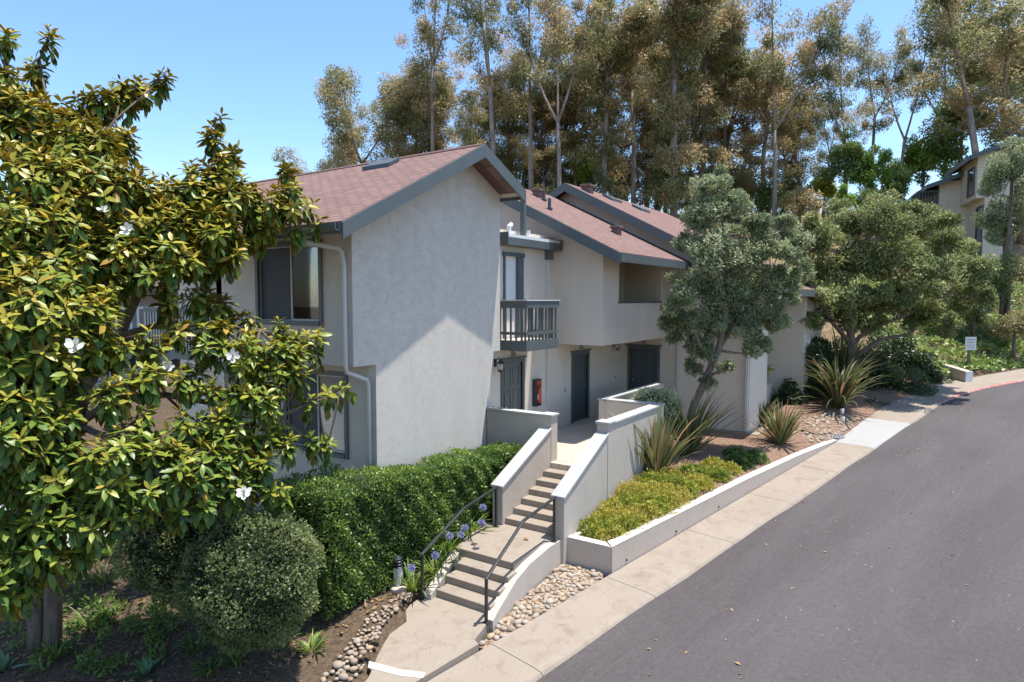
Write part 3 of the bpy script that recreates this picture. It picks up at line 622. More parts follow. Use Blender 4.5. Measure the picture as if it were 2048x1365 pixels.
fascia(ro, (x0-.003, 12., R2['rz']-.01), (x0-.003, R2['ye']-.02, r2(R2['ye'])-.02), .29, -e)
fascia(ro, (x0-.003, R2['yb'], r2(R2['yb'])-.02), (x0-.003, 12.002, R2['rz']-.01), .29, -e)
MB().box(x0-.003, x1-.01, R2['ye']-.045, R2['ye']-.003, r2(R2['ye'])-.25, r2(R2['ye'])-.02).build('fascia', M['trim'], ro)
def pipe(x, y, zf, h, r=.045, mat='grey_metal'):
    m = MB(); m.tube([(x, y, zf-.05), (x, y, zf+h)], r, 10); m.tube([(x, y, zf+.0), (x, y, zf+.05)], r*1.9, 10); m.build('vent_pipe', M[mat], ro)
def boxvent(x, y, zf, s_=.14):
    m = MB(); m.box(x-s_, x+s_, y-s_, y+s_, zf-.1, zf+.16); m.box(x-s_*1.35, x+s_*1.35, y-s_*1.35, y+s_*1.35, zf+.163, zf+.24); m.build('roof_vent', M['vent'], ro, bevel=.01)
for px, py, kind in ((1075, 394, 'b'), (1088, 402, 'p'), (1099, 420, 'p'), (1233, 468, 'b')):
    # where the sight line meets the front slope of this roof
    v = ray(px, py); k = (R2['rz']-R2['s']*(12.-0)-CH)/(v[2]-R2['s']*v[1]); P = _C+v*k
    if kind == 'p': pipe(P[0], P[1], P[2], .33, .05, 'trim_dark')
    else: boxvent(P[0], P[1], P[2], .12)
rf = MB(); x0, x1 = R3['x0'], R3['x1']; yr = R3['ry']
rf.slab([(x0, R3['ye'], r3(R3['ye'])), (x1, R3['ye'], r3(R3['ye'])), (x1, yr, R3['rz']), (x0, yr, R3['rz'])], .13)
rf.slab([(x1, R3['yb'], r3(R3['yb'])), (x0, R3['yb'], r3(R3['yb'])), (x0, yr+.003, R3['rz']), (x1, yr+.003, R3['rz'])], .13)
ro = rf.build('roof', M['shingle'], B); ro['label'] = 'red brown shingle roof of the rear unit'
fascia(ro, (x0-.003, yr, R3['rz']-.01), (x0-.003, R3['ye'], r3(R3['ye'])-.02), .29, -e)
fascia(ro, (x0-.003, R3['yb'], r3(R3['yb'])-.02), (x0-.003, yr+.002, R3['rz']-.01), .29, -e)
MB().box(x0-.003, x1, R3['ye']-.045, R3['ye']-.003, r3(R3['ye'])-.25, r3(R3['ye'])-.02).build('fascia', M['trim'], ro)
for px, py, kind in ((1175, 384, 'b'), (1225, 400, 'f'), (1282, 420, 'f')):
    v = ray(px, py); k = (R3['rz']-R3['s']*yr-CH)/(v[2]-R3['s']*v[1]); P = _C+v*k
    if kind == 'b': boxvent(P[0], P[1], P[2], .16)
    else:
        q = lambda h: [(P[0]-.45, P[1]-.2, r3(P[1]-.2)+h), (P[0]+.45, P[1]-.2, r3(P[1]-.2)+h), (P[0]+.45, P[1]+.2, r3(P[1]+.2)+h), (P[0]-.45, P[1]+.2, r3(P[1]+.2)+h)]
        MB().hexa(q(-.02), q(.09)).build('roof_vent', M['trim_dark'], ro)
# rainwater goods
def poly_round(pts, r): return pts
m = MB(); m.tube([(7.2, 9.45, 4.80), (7.32, 9.40, 4.72), (7.86, 9.02, 4.60), (7.885, 8.98, 4.54), (7.885, 8.93, 4.3), (7.885, 8.93, 2.52), (7.90, 8.93, 2.40), (8.38, 8.93, 2.22), (8.425, 8.93, 2.12), (8.425, 8.93, -1.2)], .042, 10)
m.build('downspout', M['cream'], B, smooth=True)
m = MB(); m.box(13.15, 15.78, 9.0, 9.02, 5.05, 5.24); m.box(13.15, 15.78, 9.02, 9.295, 5.05, 5.08); m.box(15.76, 15.80, 9.0, 9.295, 5.08, 5.36); m.box(13.13, 13.15, 9.0, 9.295, 5.05, 5.36)
g2 = m.build('gutter', M['trim'], B); g2['label'] = 'square slate box gutter over the balcony'
MB().box(13.17, 15.74, 9.03, 9.285, 5.10, 5.32).build('flashing', M['white'], g2)
MB().tube([(13.45, 9.2, 5.3), (13.45, 9.2, 5.52), (13.56, 9.2, 5.58)], .06, 10).build('overflow_pipe', M['white'], B)
MB().tube([(14.35, 9.2, 5.3), (14.35, 9.2, 5.5)], .05, 10).build('overflow_pipe', M['white'], B)
MB().box(14.02, 14.12, 9.12, 9.24, 5.33, 6.25).build('post', M['trim'], B)
m = MB(); m.box(15.33, 15.53, 9.13, 9.29, 4.80, 5.05); m.build('leader_head', M['trim'], B)
MB().box(15.39, 15.48, 9.21, 9.297, -.1, 4.80).build('downspout', M['cream'], B)
MB().box(20.60, 20.697, 7.30, 7.40, -.4, 4.9).build('downspout', M['cream'], B)
MB().box(20.58, 20.697, 5.12, 5.20, -.4, 3.9).build('downspout', M['cream'], B)
# windows
def window(axis, pos, a0, a1, z0, z1, split, out=-1, tr=.085, label=None):
    """trim ring proud of the wall, sash bars, two panes, blind behind"""
    def bx(mb, d0, d1, p0, p1, q0, q1):
        lo, hi = sorted((pos+out*d0, pos+out*d1))
        return mb.box(lo, hi, p0, p1, q0, q1) if axis == 'x' else mb.box(p0, p1, lo, hi, q0, q1)
    m = MB(); bx(m, -.02, .035, a0-tr, a0, z0-tr, z1+tr); bx(m, -.02, .035, a1, a1+tr, z0-tr, z1+tr); bx(m, -.02, .035, a0, a1, z1, z1+tr); bx(m, -.02, .05, a0, a1, z0-tr, z0)
    w = m.build('window', M['trim'], B)
    if label: w['label'] = label
    m = MB(); f = .035
    for p in ((a0, a0+f), (a1-f, a1), (split-f/2, split+f/2)): bx(m, -.09, -.045, p[0], p[1], z0, z1)
    for q in ((z0, z0+f), (z1-f, z1)): bx(m, -.088, -.047, a0+f, a1-f, q[0], q[1])
    m.build('frame', M['cream'], w)
    for p in ((a0+f, split-f/2), (split+f/2, a1-f)):
        m = MB(); bx(m, -.07, -.066, p[0], p[1], z0+f, z1-f); m.build('pane', M['pane'], w)
    m = MB(); bx(m, -.042, -.038, split+f/2, a1-f*.5, z0+f*.5, z1-f*.5); m.build('insect_screen', M['screen'], w)
    m = MB(); bx(m, -.098, -.093, a0, a1, z0, z1); m.build('blind', M['blind'], w)
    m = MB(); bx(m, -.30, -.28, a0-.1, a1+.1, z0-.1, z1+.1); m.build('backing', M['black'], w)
    return w
window('x', 7.94, 9.66, 11.5, 3.3, 4.72, 10.55, label='upper window with horizontal blinds')
window('x', 8.48, 9.64, 11.42, .70, 2.22, 10.5, label='lower window with horizontal blinds')
# doors
def door(axis, pos, a0, a1, z1, out=-1, tr=.1, mat='door', cols=2, rows=3, knob=None, label=None, z0=0.):
    def bx(mb, d0, d1, p0, p1, q0, q1):
        lo, hi = sorted((pos+out*d0, pos+out*d1))
        return mb.box(lo, hi, p0, p1, q0, q1) if axis == 'x' else mb.box(p0, p1, lo, hi, q0, q1)
    m = MB(); bx(m, -.07, -.05, a0, a1, z0, z1); W_ = a1-a0; H_ = z1-z0; st_ = .1
    # stiles and rails proud of the leaf, raised fields in each panel
    xs = np.linspace(a0+st_*.5, a1-st_*.5, cols+1); fr_ = [0, .30, .70, 1.] if rows == 3 else list(np.linspace(0, 1, rows+1)); zs = [z0+st_*.8+(H_-st_*1.4)*q for q in fr_]
    for i, x in enumerate(xs): bx(m, -.05, -.03, x-st_/2, x+st_/2, z0, z1)
    for z in zs:
        for i in range(cols): bx(m, -.05, -.031, xs[i]+st_/2, xs[i+1]-st_/2, max(z0, z-st_/2), min(z1, z+st_/2))
    for i in range(cols):
        for j in range(rows): bx(m, -.05, -.036, xs[i]+st_/2+.035, xs[i+1]-st_/2-.035, zs[j]+st_/2+.035, zs[j+1]-st_/2-.035)
    d = m.build('door', M[mat], B)
    if label: d['label'] = label
    m = MB(); bx(m, -.10, .03, a0-tr, a0, z0, z1); bx(m, -.10, .03, a1, a1+tr, z0, z1); bx(m, -.10, .031, a0-tr, a1+tr, z1, z1+tr); bx(m, -.02, .06, a0-tr-.06, a1+tr+.06, z1+tr, z1+tr+.05)
    m.build('frame', M['trim' if mat != 'white' else 'trim'], d)
    if knob:
        k = knob; c = (pos+out*.02, k, z0+.98) if axis == 'x' else (k, pos+out*.02, z0+.98); MB().ball(c, .035, 10, 8).build('handle', M['brass'], d, smooth=True); m = MB()
        c2 = (c[0], c[1], c[2]+.2); m.ball(c2, .028, 10, 6); m.build('lock', M['brass'], d, smooth=True)
    return d
door('y', 9.3, 13.32, 14.2, 2.08, knob=13.42, label='slate green panelled front door beneath the balcony')
door('y', 9.3, 16.98, 17.92, 2.03, cols=1, rows=2, mat='trim_dark', label='narrow dark storage door')
door('x', 20.7, 8.12, 9.08, 2.03, mat='trim_dark', knob=8.98, label='dark panelled door at the end of the deck')
d = MB().box(13.42, 14.12, 9.36, 9.40, 2.62, 4.80).build('door', M['white'], B); d['label'] = 'white balcony door'
MB().box(13.34, 13.415, 9.27, 9.36, 2.62, 4.80).box(14.0, 14.24, 9.27, 9.36, 2.62, 4.80).box(13.30, 14.28, 9.25, 9.36, 4.802, 4.90).build('frame', M['trim'], d)
# balcony
bx0, bx1, by0, by1 = 12.98, 14.5, 8.37, 9.295
bal = MB().box(bx0, bx1, by0, by1, 2.46, 2.70).build('balcony', M['trim'], B); bal['label'] = 'small slate timber balcony'
MB().box(bx0+.05, bx1-.05, by0+.05, by1-.002, 2.702, 2.712).build('floor', M['soffit'], bal)
m = MB(); m.box(bx0-.012, bx0+.05, by0-.012, by1, 3.50, 3.67); m.box(bx0+.053, bx1+.012, by0-.012, by0+.05, 3.50, 3.67); m.box(bx1-.05, bx1+.012, by0+.053, by1, 3.50, 3.67)
m.box(bx0, bx0+.04, by0, by1, 2.85, 2.92); m.box(bx0+.043, bx1, by0, by0+.04, 2.85, 2.92); m.box(bx1-.04, bx1, by0+.043, by1, 2.85, 2.92); m.build('rail', M['trim'], bal)
m = MB(); m.box(bx0-.03, bx1+.03, by0-.03, by0+.075, 3.672, 3.70); m.box(bx0-.03, bx0+.075, by0+.077, by1, 3.672, 3.70); m.box(bx1-.075, bx1+.03, by0+.077, by1, 3.672, 3.70); m.build('cap_rail', M['cream'], bal)
for k in range(10):
    xx = bx0+.045+(bx1-bx0-.09)*k/9; MB().box(xx-.019, xx+.019, by0+.042, by0+.08, 2.70, 3.5).build('baluster', M['trim'], bal)
for k in range(1, 6):
    yy = by0+.02+(by1-by0-.06)*k/5.5
    for xx in (bx0+.061, bx1-.061): MB().box(xx-.019, xx+.019, yy-.019, yy+.019, 2.70, 3.5).build('baluster', M['trim'], bal)
# loggia trim, rear balcony rail
MB().box(16.92, 17.10, 7.96, 8.06, 3.63, 4.80).build('window_trim', M['trim_dark'], B)
MB().box(16.88, 20.19, 7.78, 8.02, 3.60, 3.64).build('sill', M['trim_dark'], B)
rb = MB().box(7.9, 9.29, 13.0, 16.0, 2.35, 2.52).build('balcony', M['trim'], B); rb['label'] = 'shaded balcony behind the magnolia'
MB().box(7.90, 7.96, 13.0, 16.0, 3.42, 3.52).build('rail', M['trim'], rb)
for k in range(24): MB().box(7.91, 7.945, 13.05+.125*k, 13.11+.125*k, 2.52, 3.42).build('baluster', M['grey_metal'], rb)
# small fittings
def lantern(c, d, label):
    m = MB(); m.box(c[0]-.03, c[0]+.03, c[1]-.03, c[1]+.03, c[2]+.13, c[2]+.17); m.lathe((c[0], c[1], c[2]), [(.02, .15), (.095, .09), (.10, .08), (.07, .075)], 8); m.lathe((c[0], c[1], c[2]), [(.055, -.13), (.075, -.10), (.06, -.09)], 8); m.ball((c[0], c[1], c[2]-.15), .02)
    for a in range(4): aa = a*math.pi/2+.78; m.bar((c[0]+.06*math.cos(aa), c[1]+.06*math.sin(aa), c[2]-.1), (c[0]+.075*math.cos(aa), c[1]+.075*math.sin(aa), c[2]+.08), .012, .012)
    m.tube([(c[0], c[1], c[2]+.16), (c[0]+d[0]*.5, c[1]+d[1]*.5, c[2]+.2), (c[0]+d[0], c[1]+d[1], c[2]+.1)], .014, 8); m.box(c[0]+d[0]-.05, c[0]+d[0]+.05, c[1]+d[1]-.012, c[1]+d[1]+.0, c[2]-.02, c[2]+.18)
    l = m.build('wall_lantern', M['black'], B); l['label'] = label
    MB().lathe(c, [(.05, -.09), (.062, .07)], 8).build('glass', M['lampglass'], l, smooth=True)
lantern((12.98, 9.13, 2.06), (0, .16), 'black wall lantern beside the panelled door'); lantern((19.75, 9.13, 2.17), (0, .16), 'black wall lantern under the overhang')
def doorlamp(P, axis):
    m = MB(); x, y, z = P
    if axis == 'y': m.prism([(y, z), (y-.10, z+.01), (y-.08, z+.06), (y, z+.15)], 'x', x-.06, x+.06)
    else: m.prism([(x, z), (x-.10, z+.01), (x-.08, z+.06), (x, z+.15)], 'y', y-.09, y+.09)
    m.build('door_lamp', M['grey_metal'], B, bevel=.006)
doorlamp((13.75, 9.295, 2.24), 'y'); doorlamp((17.45, 9.295, 2.2), 'y'); doorlamp((20.695, 8.6, 2.21), 'x')
c = MB().box(14.70, 14.98, 9.16, 9.297, .82, 1.56).build('extinguisher_cabinet', M['black'], B, bevel=.02)
MB().tube([(14.84, 9.15, .92), (14.84, 9.15, 1.30), (14.84, 9.15, 1.34)], [.055, .055, .03], 12).tube([(14.84, 9.15, 1.34), (14.80, 9.13, 1.43)], .02, 8).build('fire_extinguisher', M['red'], c, smooth=True)
MB().box(14.73, 14.95, 9.148, 9.158, 1.40, 1.50).build('red_sign', M['red'], c)
MB().box(14.76, 14.92, 9.147, 9.157, 1.0, 1.16).build('white_sign', M['white'], c)
for x, z in ((16.5, 1.05), (19.9, 1.1)): MB().box(x-.03, x+.03, 9.27, 9.297, z-.05, z+.05).build('outlet_cover', M['grey_metal'], B)
# ---------------------------------------------------------------- plants
def gz(x, y): return float(ground_z(np.array(float(x)), np.array(float(y))))
def curve(p, q, bend, n=6):
    p = np.array(p, float); q = np.array(q, float); m = (p+q)/2+np.array(bend, float); u_ = np.linspace(0, 1, n)[:, None]
    return list((1-u_)**2*p+2*u_*(1-u_)*m+u_**2*q)
# ---- southern magnolia in the left foreground
def atm(px, py, d): return at(px, py, d*1.13)
MG = np.array([3.9, 11.0, -1.62]); mag = thing('magnolia_tree', 'large magnolia with glossy leaves, rust undersides and white flowers filling the left side', 'tree', MG)
def mag_leaf(P, D, N, L, W, bend, fold):
    n = len(P); D = unit(D); S = unit(np.cross(D, N)); N = np.cross(S, D); L = L[:, None]; W = W[:, None]
    def pt(u_, w): return P+D*L*u_-N*bend[:, None]*L*u_**2+S*W*w+N*abs(w)*W*fold
    top = np.stack([pt(0, 0), pt(.3, .42), pt(.3, 0), pt(.3, -.42), pt(.68, .46), pt(.68, 0), pt(.68, -.46), pt(1., 0)], 1)
    fr_ = np.array([[0, 2, 1, -1], [0, 3, 2, -1], [1, 2, 5, 4], [2, 3, 6, 5], [4, 5, 7, -1], [5, 6, 7, -1]])
    return top, N
mgr = np.random.default_rng(5)
def rosettes(C, A, hi, size=1.):
    """C centres, A axes (m,3): whorls of broad leaves"""
    Ps, Ds, Ns, Ls, Ws, Ts, Bs = [], [], [], [], [], [], []
    for c, a, h in zip(C, A, hi):
        a = a/np.linalg.norm(a); b1 = np.cross(a, [.3, .5, .81]); b1 /= np.linalg.norm(b1); b2 = np.cross(a, b1); n = mgr.integers(10, 15); ph = mgr.random()*6.28
        for k in range(n):
            az = ph+k*2.4; q = k/(n-1); pol = math.radians(44+62*q+mgr.normal()*10); d = math.cos(pol)*a+math.sin(pol)*(math.cos(az)*b1+math.sin(az)*b2)
            d = d+np.array([0, 0, -.35*q]); p = c-a*(.13*q)*size; l = size*(.115+.06*min(1, q*2.5))*(.8+.45*mgr.random()); Ps.append(p); Ds.append(d); nn = a-d*(a@d)*.8; Ns.append(nn+.15*mgr.normal(size=3)); Ls.append(l); Ws.append(l*(.33+.09*mgr.random()))
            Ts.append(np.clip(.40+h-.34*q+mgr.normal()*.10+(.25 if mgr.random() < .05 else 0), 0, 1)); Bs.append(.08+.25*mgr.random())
        for k in range(mgr.integers(4, 8)):     # older leaves hanging below the whorl
            az = mgr.random()*6.28; d = np.array([math.cos(az)*.6, math.sin(az)*.6, -1.0-.5*mgr.random()]); d = d+.2*a; p = c-a*(.14+.18*mgr.random())*size; l = size*(.15+.06*mgr.random()); Ps.append(p); Ds.append(d); Ns.append(np.array([math.cos(az), math.sin(az), .45])); Ls.append(l); Ws.append(l*.42); Ts.append(np.clip(.16+h*.3+mgr.normal()*.1+(.6 if mgr.random() < .05 else 0), 0, 1)); Bs.append(.1+.2*mgr.random())
    return [np.array(v) for v in (Ps, Ds, Ns, Ls, Ws, Ts, Bs)]
# crown lobes: bearing, distance, radius
lobes = [(70,140,8.6,.20),(95,75,8.6,.15),(60,210,8.5,.28),(8,75,8.2,.18),(15,165,8.2,.30),(30,270,8.0,.62),(120,260,8.4,.45),(190,215,8.6,.32),(240,192,8.8,.26),(285,176,9.0,.20),(312,165,9.0,.14),(332,156,9.05,.12),(260,182,8.95,.2),(170,320,8.0,.6),(245,290,8.6,.34),(100,400,7.6,.8),(230,420,7.8,.7),
 (335,415,8.2,.55),(430,240,8.8,.14),(432,290,8.8,.24),(445,350,8.7,.36),(470,300,8.7,.14),(400,380,8.5,.40),(490,420,8.6,.50),(575,345,9.0,.18),(585,400,8.9,.34),(550,435,8.8,.32),(630,445,9.2,.14),(590,462,9.0,.18),(520,470,8.8,.24),(430,480,8.3,.55),(330,500,8.0,.65),
 (20,500,7.0,.75),(110,520,7.2,.75),(200,540,7.4,.6),(60,640,6.6,.7),(150,650,6.8,.55),(250,520,7.6,.55),(40,760,6.4,.65),(130,700,6.6,.45),(210,690,6.9,.28),(15,880,6.2,.6),(90,850,6.5,.40),(400,520,8.3,.38),(460,490,8.5,.24),(330,590,8.0,.22),(400,600,8.3,.26),(450,625,8.4,.24),(500,650,8.5,.24),(560,665,8.6,.18),(605,685,8.7,.17),(640,668,8.9,.10),(630,705,8.9,.12),(570,700,8.5,.30),
 (500,720,8.2,.42),(560,735,8.3,.38),(600,755,8.4,.18),(430,690,8.0,.38),(350,660,7.8,.2),(300,690,7.4,.22),(380,760,7.7,.28),(450,790,7.8,.3),(520,800,8.0,.36),(300,760,7.2,.26),(220,790,6.8,.26),(685,780,8.8,.10),(655,785,8.7,.12),(615,805,8.5,.14),(555,850,8.4,.18),(655,890,8.6,.10),(630,885,8.5,.15),(580,895,8.3,.2),(510,885,8.0,.26),(450,870,7.7,.38),(370,850,7.4,.22),(290,850,7.1,.22),
 (300,940,6.8,.42),(220,930,6.5,.40),(130,950,6.4,.46),(60,960,6.2,.46),(380,935,7.2,.40),(450,940,7.5,.36),(520,950,7.8,.30),(545,985,7.9,.22),(470,995,7.6,.24),(400,1000,7.2,.24),(230,1010,6.6,.34),(150,1030,6.4,.38),(60,1060,6.2,.42),(30,1120,6.1,.34),(90,1110,6.3,.30),(40,1180,6.1,.20),(280,1010,6.8,.22),(350,1020,7.0,.2),(160,1090,6.5,.2)]
Cs, As, Hs, lob = [], [], [], []
lobes += [(120,330,9.6,.6),(220,420,9.6,.6),(330,480,9.8,.55),(80,480,9.4,.6),(60,640,8.6,.6),(180,600,8.8,.5),(430,470,9.8,.4),(520,450,9.9,.3),(100,780,8.2,.5),(40,900,8.0,.5),(250,880,8.6,.3),(420,860,8.8,.28),(480,930,8.9,.24),(150,980,8.0,.4),(400,960,8.6,.24)]
for px, py, d, r in lobes:
    r *= 1.13; c = atm(px, py, d); lob.append(c); m_ = max(2, int(17*(r/.4)**2))
    o = rdir(m_, mgr); o[:, 2] = np.where(o[:, 2] < -.5, -o[:, 2], o[:, 2]); rr = (.55+.45*mgr.random(m_))*r*.92
    P = c+o*rr[:, None]; A = unit(o*.7+np.array([0, 0, .9])+.25*mgr.normal(size=(m_, 3)))
    Cs.append(P); As.append(A); Hs.append(np.full(m_, np.interp(c[2], [-1, 1.5, 3.5, 6], [.08, .19, .36, .40]))+mgr.normal(size=m_)*.07)  # sunlit gold of the upper crown put into the leaf tint by height
Cs = np.concatenate(Cs); As = np.concatenate(As); Hs = np.concatenate(Hs)
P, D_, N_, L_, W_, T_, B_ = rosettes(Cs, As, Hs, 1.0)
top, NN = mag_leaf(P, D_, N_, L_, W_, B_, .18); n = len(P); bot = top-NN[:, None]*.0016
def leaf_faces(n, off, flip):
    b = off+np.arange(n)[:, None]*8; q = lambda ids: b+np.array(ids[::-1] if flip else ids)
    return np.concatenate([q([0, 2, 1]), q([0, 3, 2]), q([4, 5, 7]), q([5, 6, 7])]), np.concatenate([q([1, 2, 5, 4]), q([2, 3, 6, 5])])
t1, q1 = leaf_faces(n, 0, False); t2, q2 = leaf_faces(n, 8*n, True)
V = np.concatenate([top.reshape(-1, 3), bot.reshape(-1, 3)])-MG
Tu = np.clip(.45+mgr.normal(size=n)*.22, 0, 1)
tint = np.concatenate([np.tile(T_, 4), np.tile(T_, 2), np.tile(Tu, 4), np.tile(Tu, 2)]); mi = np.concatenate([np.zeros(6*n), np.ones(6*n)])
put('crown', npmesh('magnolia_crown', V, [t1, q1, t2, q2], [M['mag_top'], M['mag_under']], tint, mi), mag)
tb = MB(); b0 = MG; fork = atm(152, 850, 8.3); f2 = atm(34, 640, 7.8)
tb.tube([b0+[0, 0, -.2], b0+[.03, .0, .2], b0+[.05, -.06, .9], (b0+fork)/2+[-.15, .1, 0], fork], [.15, .125, .115, .11, .10], 12)
tb.tube([b0+[-.13, .17, -.2], b0+[-.11, .15, .6], atm(20, 900, 9.0), atm(30, 760, 8.3), f2], [.13, .11, .10, .09, .075], 10)
nodes = [(fork, .12), (f2, .085)]
def limb(pts, r0, r1):
    tb.tube(pts, list(np.linspace(r0, r1, len(pts))), 8)
    for i in range(1, len(pts)): nodes.append((np.array(pts[i]), r0+(r1-r0)*i/(len(pts)-1)))
limb([fork, atm(171, 774, 8.2), atm(239, 671, 8.3), atm(284, 569, 8.4), atm(300, 470, 8.4), atm(330, 400, 8.4)], .10, .04)
limb([fork, atm(110, 740, 8.0), atm(90, 600, 7.9), atm(110, 450, 8.0), atm(120, 330, 8.2), atm(78, 120, 8.55)], .10, .008)
limb([atm(284, 569, 8.4), atm(330, 550, 8.6), atm(400, 510, 8.7), atm(500, 470, 8.8), atm(590, 430, 8.9)], .05, .008)
limb([atm(239, 671, 8.3), atm(320, 650, 8.2), atm(420, 650, 8.3), atm(520, 660, 8.5), atm(630, 690, 8.8)], .05, .007)
limb([fork, atm(230, 800, 8.0), atm(330, 790, 7.9), atm(440, 810, 7.9), atm(560, 830, 8.3), atm(680, 785, 8.7)], .07, .007)
limb([fork, atm(250, 890, 7.6), atm(350, 900, 7.4), atm(450, 920, 7.6), atm(550, 965, 7.9)], .05, .008)
limb([f2, atm(20, 520, 7.5), atm(40, 400, 7.6), atm(30, 270, 8.0), atm(10, 140, 8.2)], .06, .008)
limb([atm(110, 450, 8.0), atm(170, 330, 8.2), atm(230, 240, 8.6), atm(322, 160, 9.0)], .035, .007)
limb([atm(330, 400, 8.4), atm(400, 370, 8.5), atm(430, 320, 8.7), atm(431, 235, 8.8)], .035, .012)
limb([fork, atm(130, 930, 7.2), atm(100, 1000, 6.6), atm(60, 1100, 6.3)], .06, .02)
limb([atm(130, 930, 7.2), atm(210, 960, 6.8), atm(280, 985, 6.8)], .04, .015)
limb([f2, atm(60, 700, 7.0), atm(90, 780, 6.7), atm(40, 860, 6.4)], .05, .015)
nd = np.array([p for p, _ in nodes]); 
for c in lob:
    j = np.argmin(np.linalg.norm(nd-c, axis=1)); tb.tube(curve(nd[j], c, (0, 0, -.08), 5), list(np.linspace(.022, .010, 5)), 6)
lb = np.array(lob)
for c, a in zip(Cs, As):
    j = np.argmin(np.linalg.norm(lb-c, axis=1)); tb.tube([lb[j], (lb[j]+c)/2-a*.06, c-a*.02], [.010, .008, .007], 5)
tb.build('trunk', M['bark_mag'], mag, smooth=True)
def flower(c, a, s_, n=7):
    """open bloom: separate cupped petals round a yellow-green cone, two inner ones more upright"""
    a = np.array(a, float); a /= np.linalg.norm(a); b1 = np.cross(a, [.2, .9, .3]); b1 /= np.linalg.norm(b1); b2 = np.cross(a, b1); m = MB()
    for k in range(n):
        inner = k >= n-2; az = k*2*math.pi/(n-2)+.35*mgr.normal()*.4 if not inner else (k-n)*2.6+.5; el = (.55 if inner else 1.30)+.16*mgr.normal(); L_ = s_*(.7 if inner else 1.)*(.88+.24*mgr.random()); d0 = math.cos(az)*b1+math.sin(az)*b2; sd_ = np.cross(a, d0); V = []; p = c+d0*.006
        us = (0, .2, .45, .7, .9, 1.); ws = (.07, .17, .27, .28, .17, .03)
        for i_, (u_, w_) in enumerate(zip(us, ws)):
            e = el+(.35-.95*u_); st_ = (us[i_]-us[i_-1])*L_ if i_ else 0; p = p+st_*(d0*math.sin(e)+a*math.cos(e)); w = L_*w_*1.05; V += [p+sd_*w+a*.22*w, p, p-sd_*w+a*.22*w]
        m.add(V, [(i_*3+j_, i_*3+j_+1, (i_+1)*3+j_+1, (i_+1)*3+j_) for i_ in range(5) for j_ in (0, 1)])
    f_ = m.build('flower', M['petal'], mag, smooth=True); q = MB(); q.ball(c+a*.02, s_*.11, 8, 6); q.build('flower_centre', M['gold'], f_, smooth=True)
for px, py, d, s_, a in ((488, 988, 7.35, .115, (-.5, -.6, .7)), (150, 693, 6.25, .12, (-.3, -.7, .55)), (466, 713, 7.75, .11, (-.55, -.75, .3)), (337, 733, 7.4, .10, (-.5, -.8, .35)), (252, 718, 7.1, .10, (-.4, -.6, .6)), (95, 55, 8.4, .10, (-.2, -.3, .9)), (255, 460, 7.0, .11, (-.5, -.5, .4)), (205, 423, 7.0, .10, (-.4, -.4, .9))):
    flower(atm(px, py, d-.12), a, s_*.85, 8 if s_ > .105 else 7)
# ---- trunk lean-to: small clumps under the magnolia
def straps(name, label, cat, pos, n, L, W, mat, T=(.3, .2), el=(1.25, .35), sag=.75, group=None, spread=.06, flowers=(), gut=.25, taper=1., seed=0):
    g = np.random.default_rng(seed+int(abs(pos[0]*97+pos[1]*31))); th = thing(name, label, cat, pos, group); b = Blades()
    az = g.random(n)*6.283; rad = spread*np.sqrt(g.random(n)); P = np.array(pos)+np.stack([np.cos(az)*rad, np.sin(az)*rad, -.03+0*az], 1)
    e_ = np.clip(el[0]-np.abs(g.normal(size=n))*el[1], .05, 1.54); l = L*(.65+.5*g.random(n)); b.add(P, az+g.normal(size=n)*.3, e_, l, W*(.75+.5*g.random(n)), np.clip(T[0]+T[1]*g.normal(size=n), 0, 1), sag=sag*(.5+g.random(n)), gut=gut, taper=taper)
    b.build('leaves', M[mat], th)
    for (fx, fy, fz, r) in flowers:
        q = np.array([fx, fy, fz]); m = MB(); m.tube(curve(np.array(pos)+[0, 0, .02], q, ((fx-pos[0])*-.25, (fy-pos[1])*-.25, .1), 6), .007, 6); m.build('stalk', M['strap_stem'], th)
        lv = Leaves(); k = 150; o = rdir(k, g); lv.quads(q+o*r*.35, o+.25*g.normal(size=(k, 3)), rdir(k, g), r*(.55+.3*g.random(k)), np.full(k, r*.22), g.random(k), .3); lv.build('flower', M['lilac'], th)
    return th
M['strap_stem'] = plain('flower_stem', (.09, .15, .04), .6, .3)
ag = [((8.15, 7.62), 'agapanthus clump with a lilac flower head beside the bollard light', [(823, 1136, 10.7)]), ((8.75, 7.62), 'agapanthus clump with a lilac flower head behind the lower handrail post', [(871, 1111, 11.1)]), ((9.3, 7.78), 'bright agapanthus clump with three lilac flower heads beside the landing', [(930, 1056, 11.8), (899, 1072, 11.5), (922, 1070, 11.7)]), ((10.0, 7.8), 'agapanthus clump with one tall flower head near the top of the lower rail', [(966, 1015, 12.2), (964, 1046, 12.0)])]
for (x, y), lab, fl in ag:
    straps('agapanthus', lab, 'plant', (x, y, gz(x, y)), 60, .62, .032, 'strap', (.55, .25), (1.25, .42), .8, 'agapanthus beside the steps', .10, [(*at(*f), .075) for f in fl], seed=3)
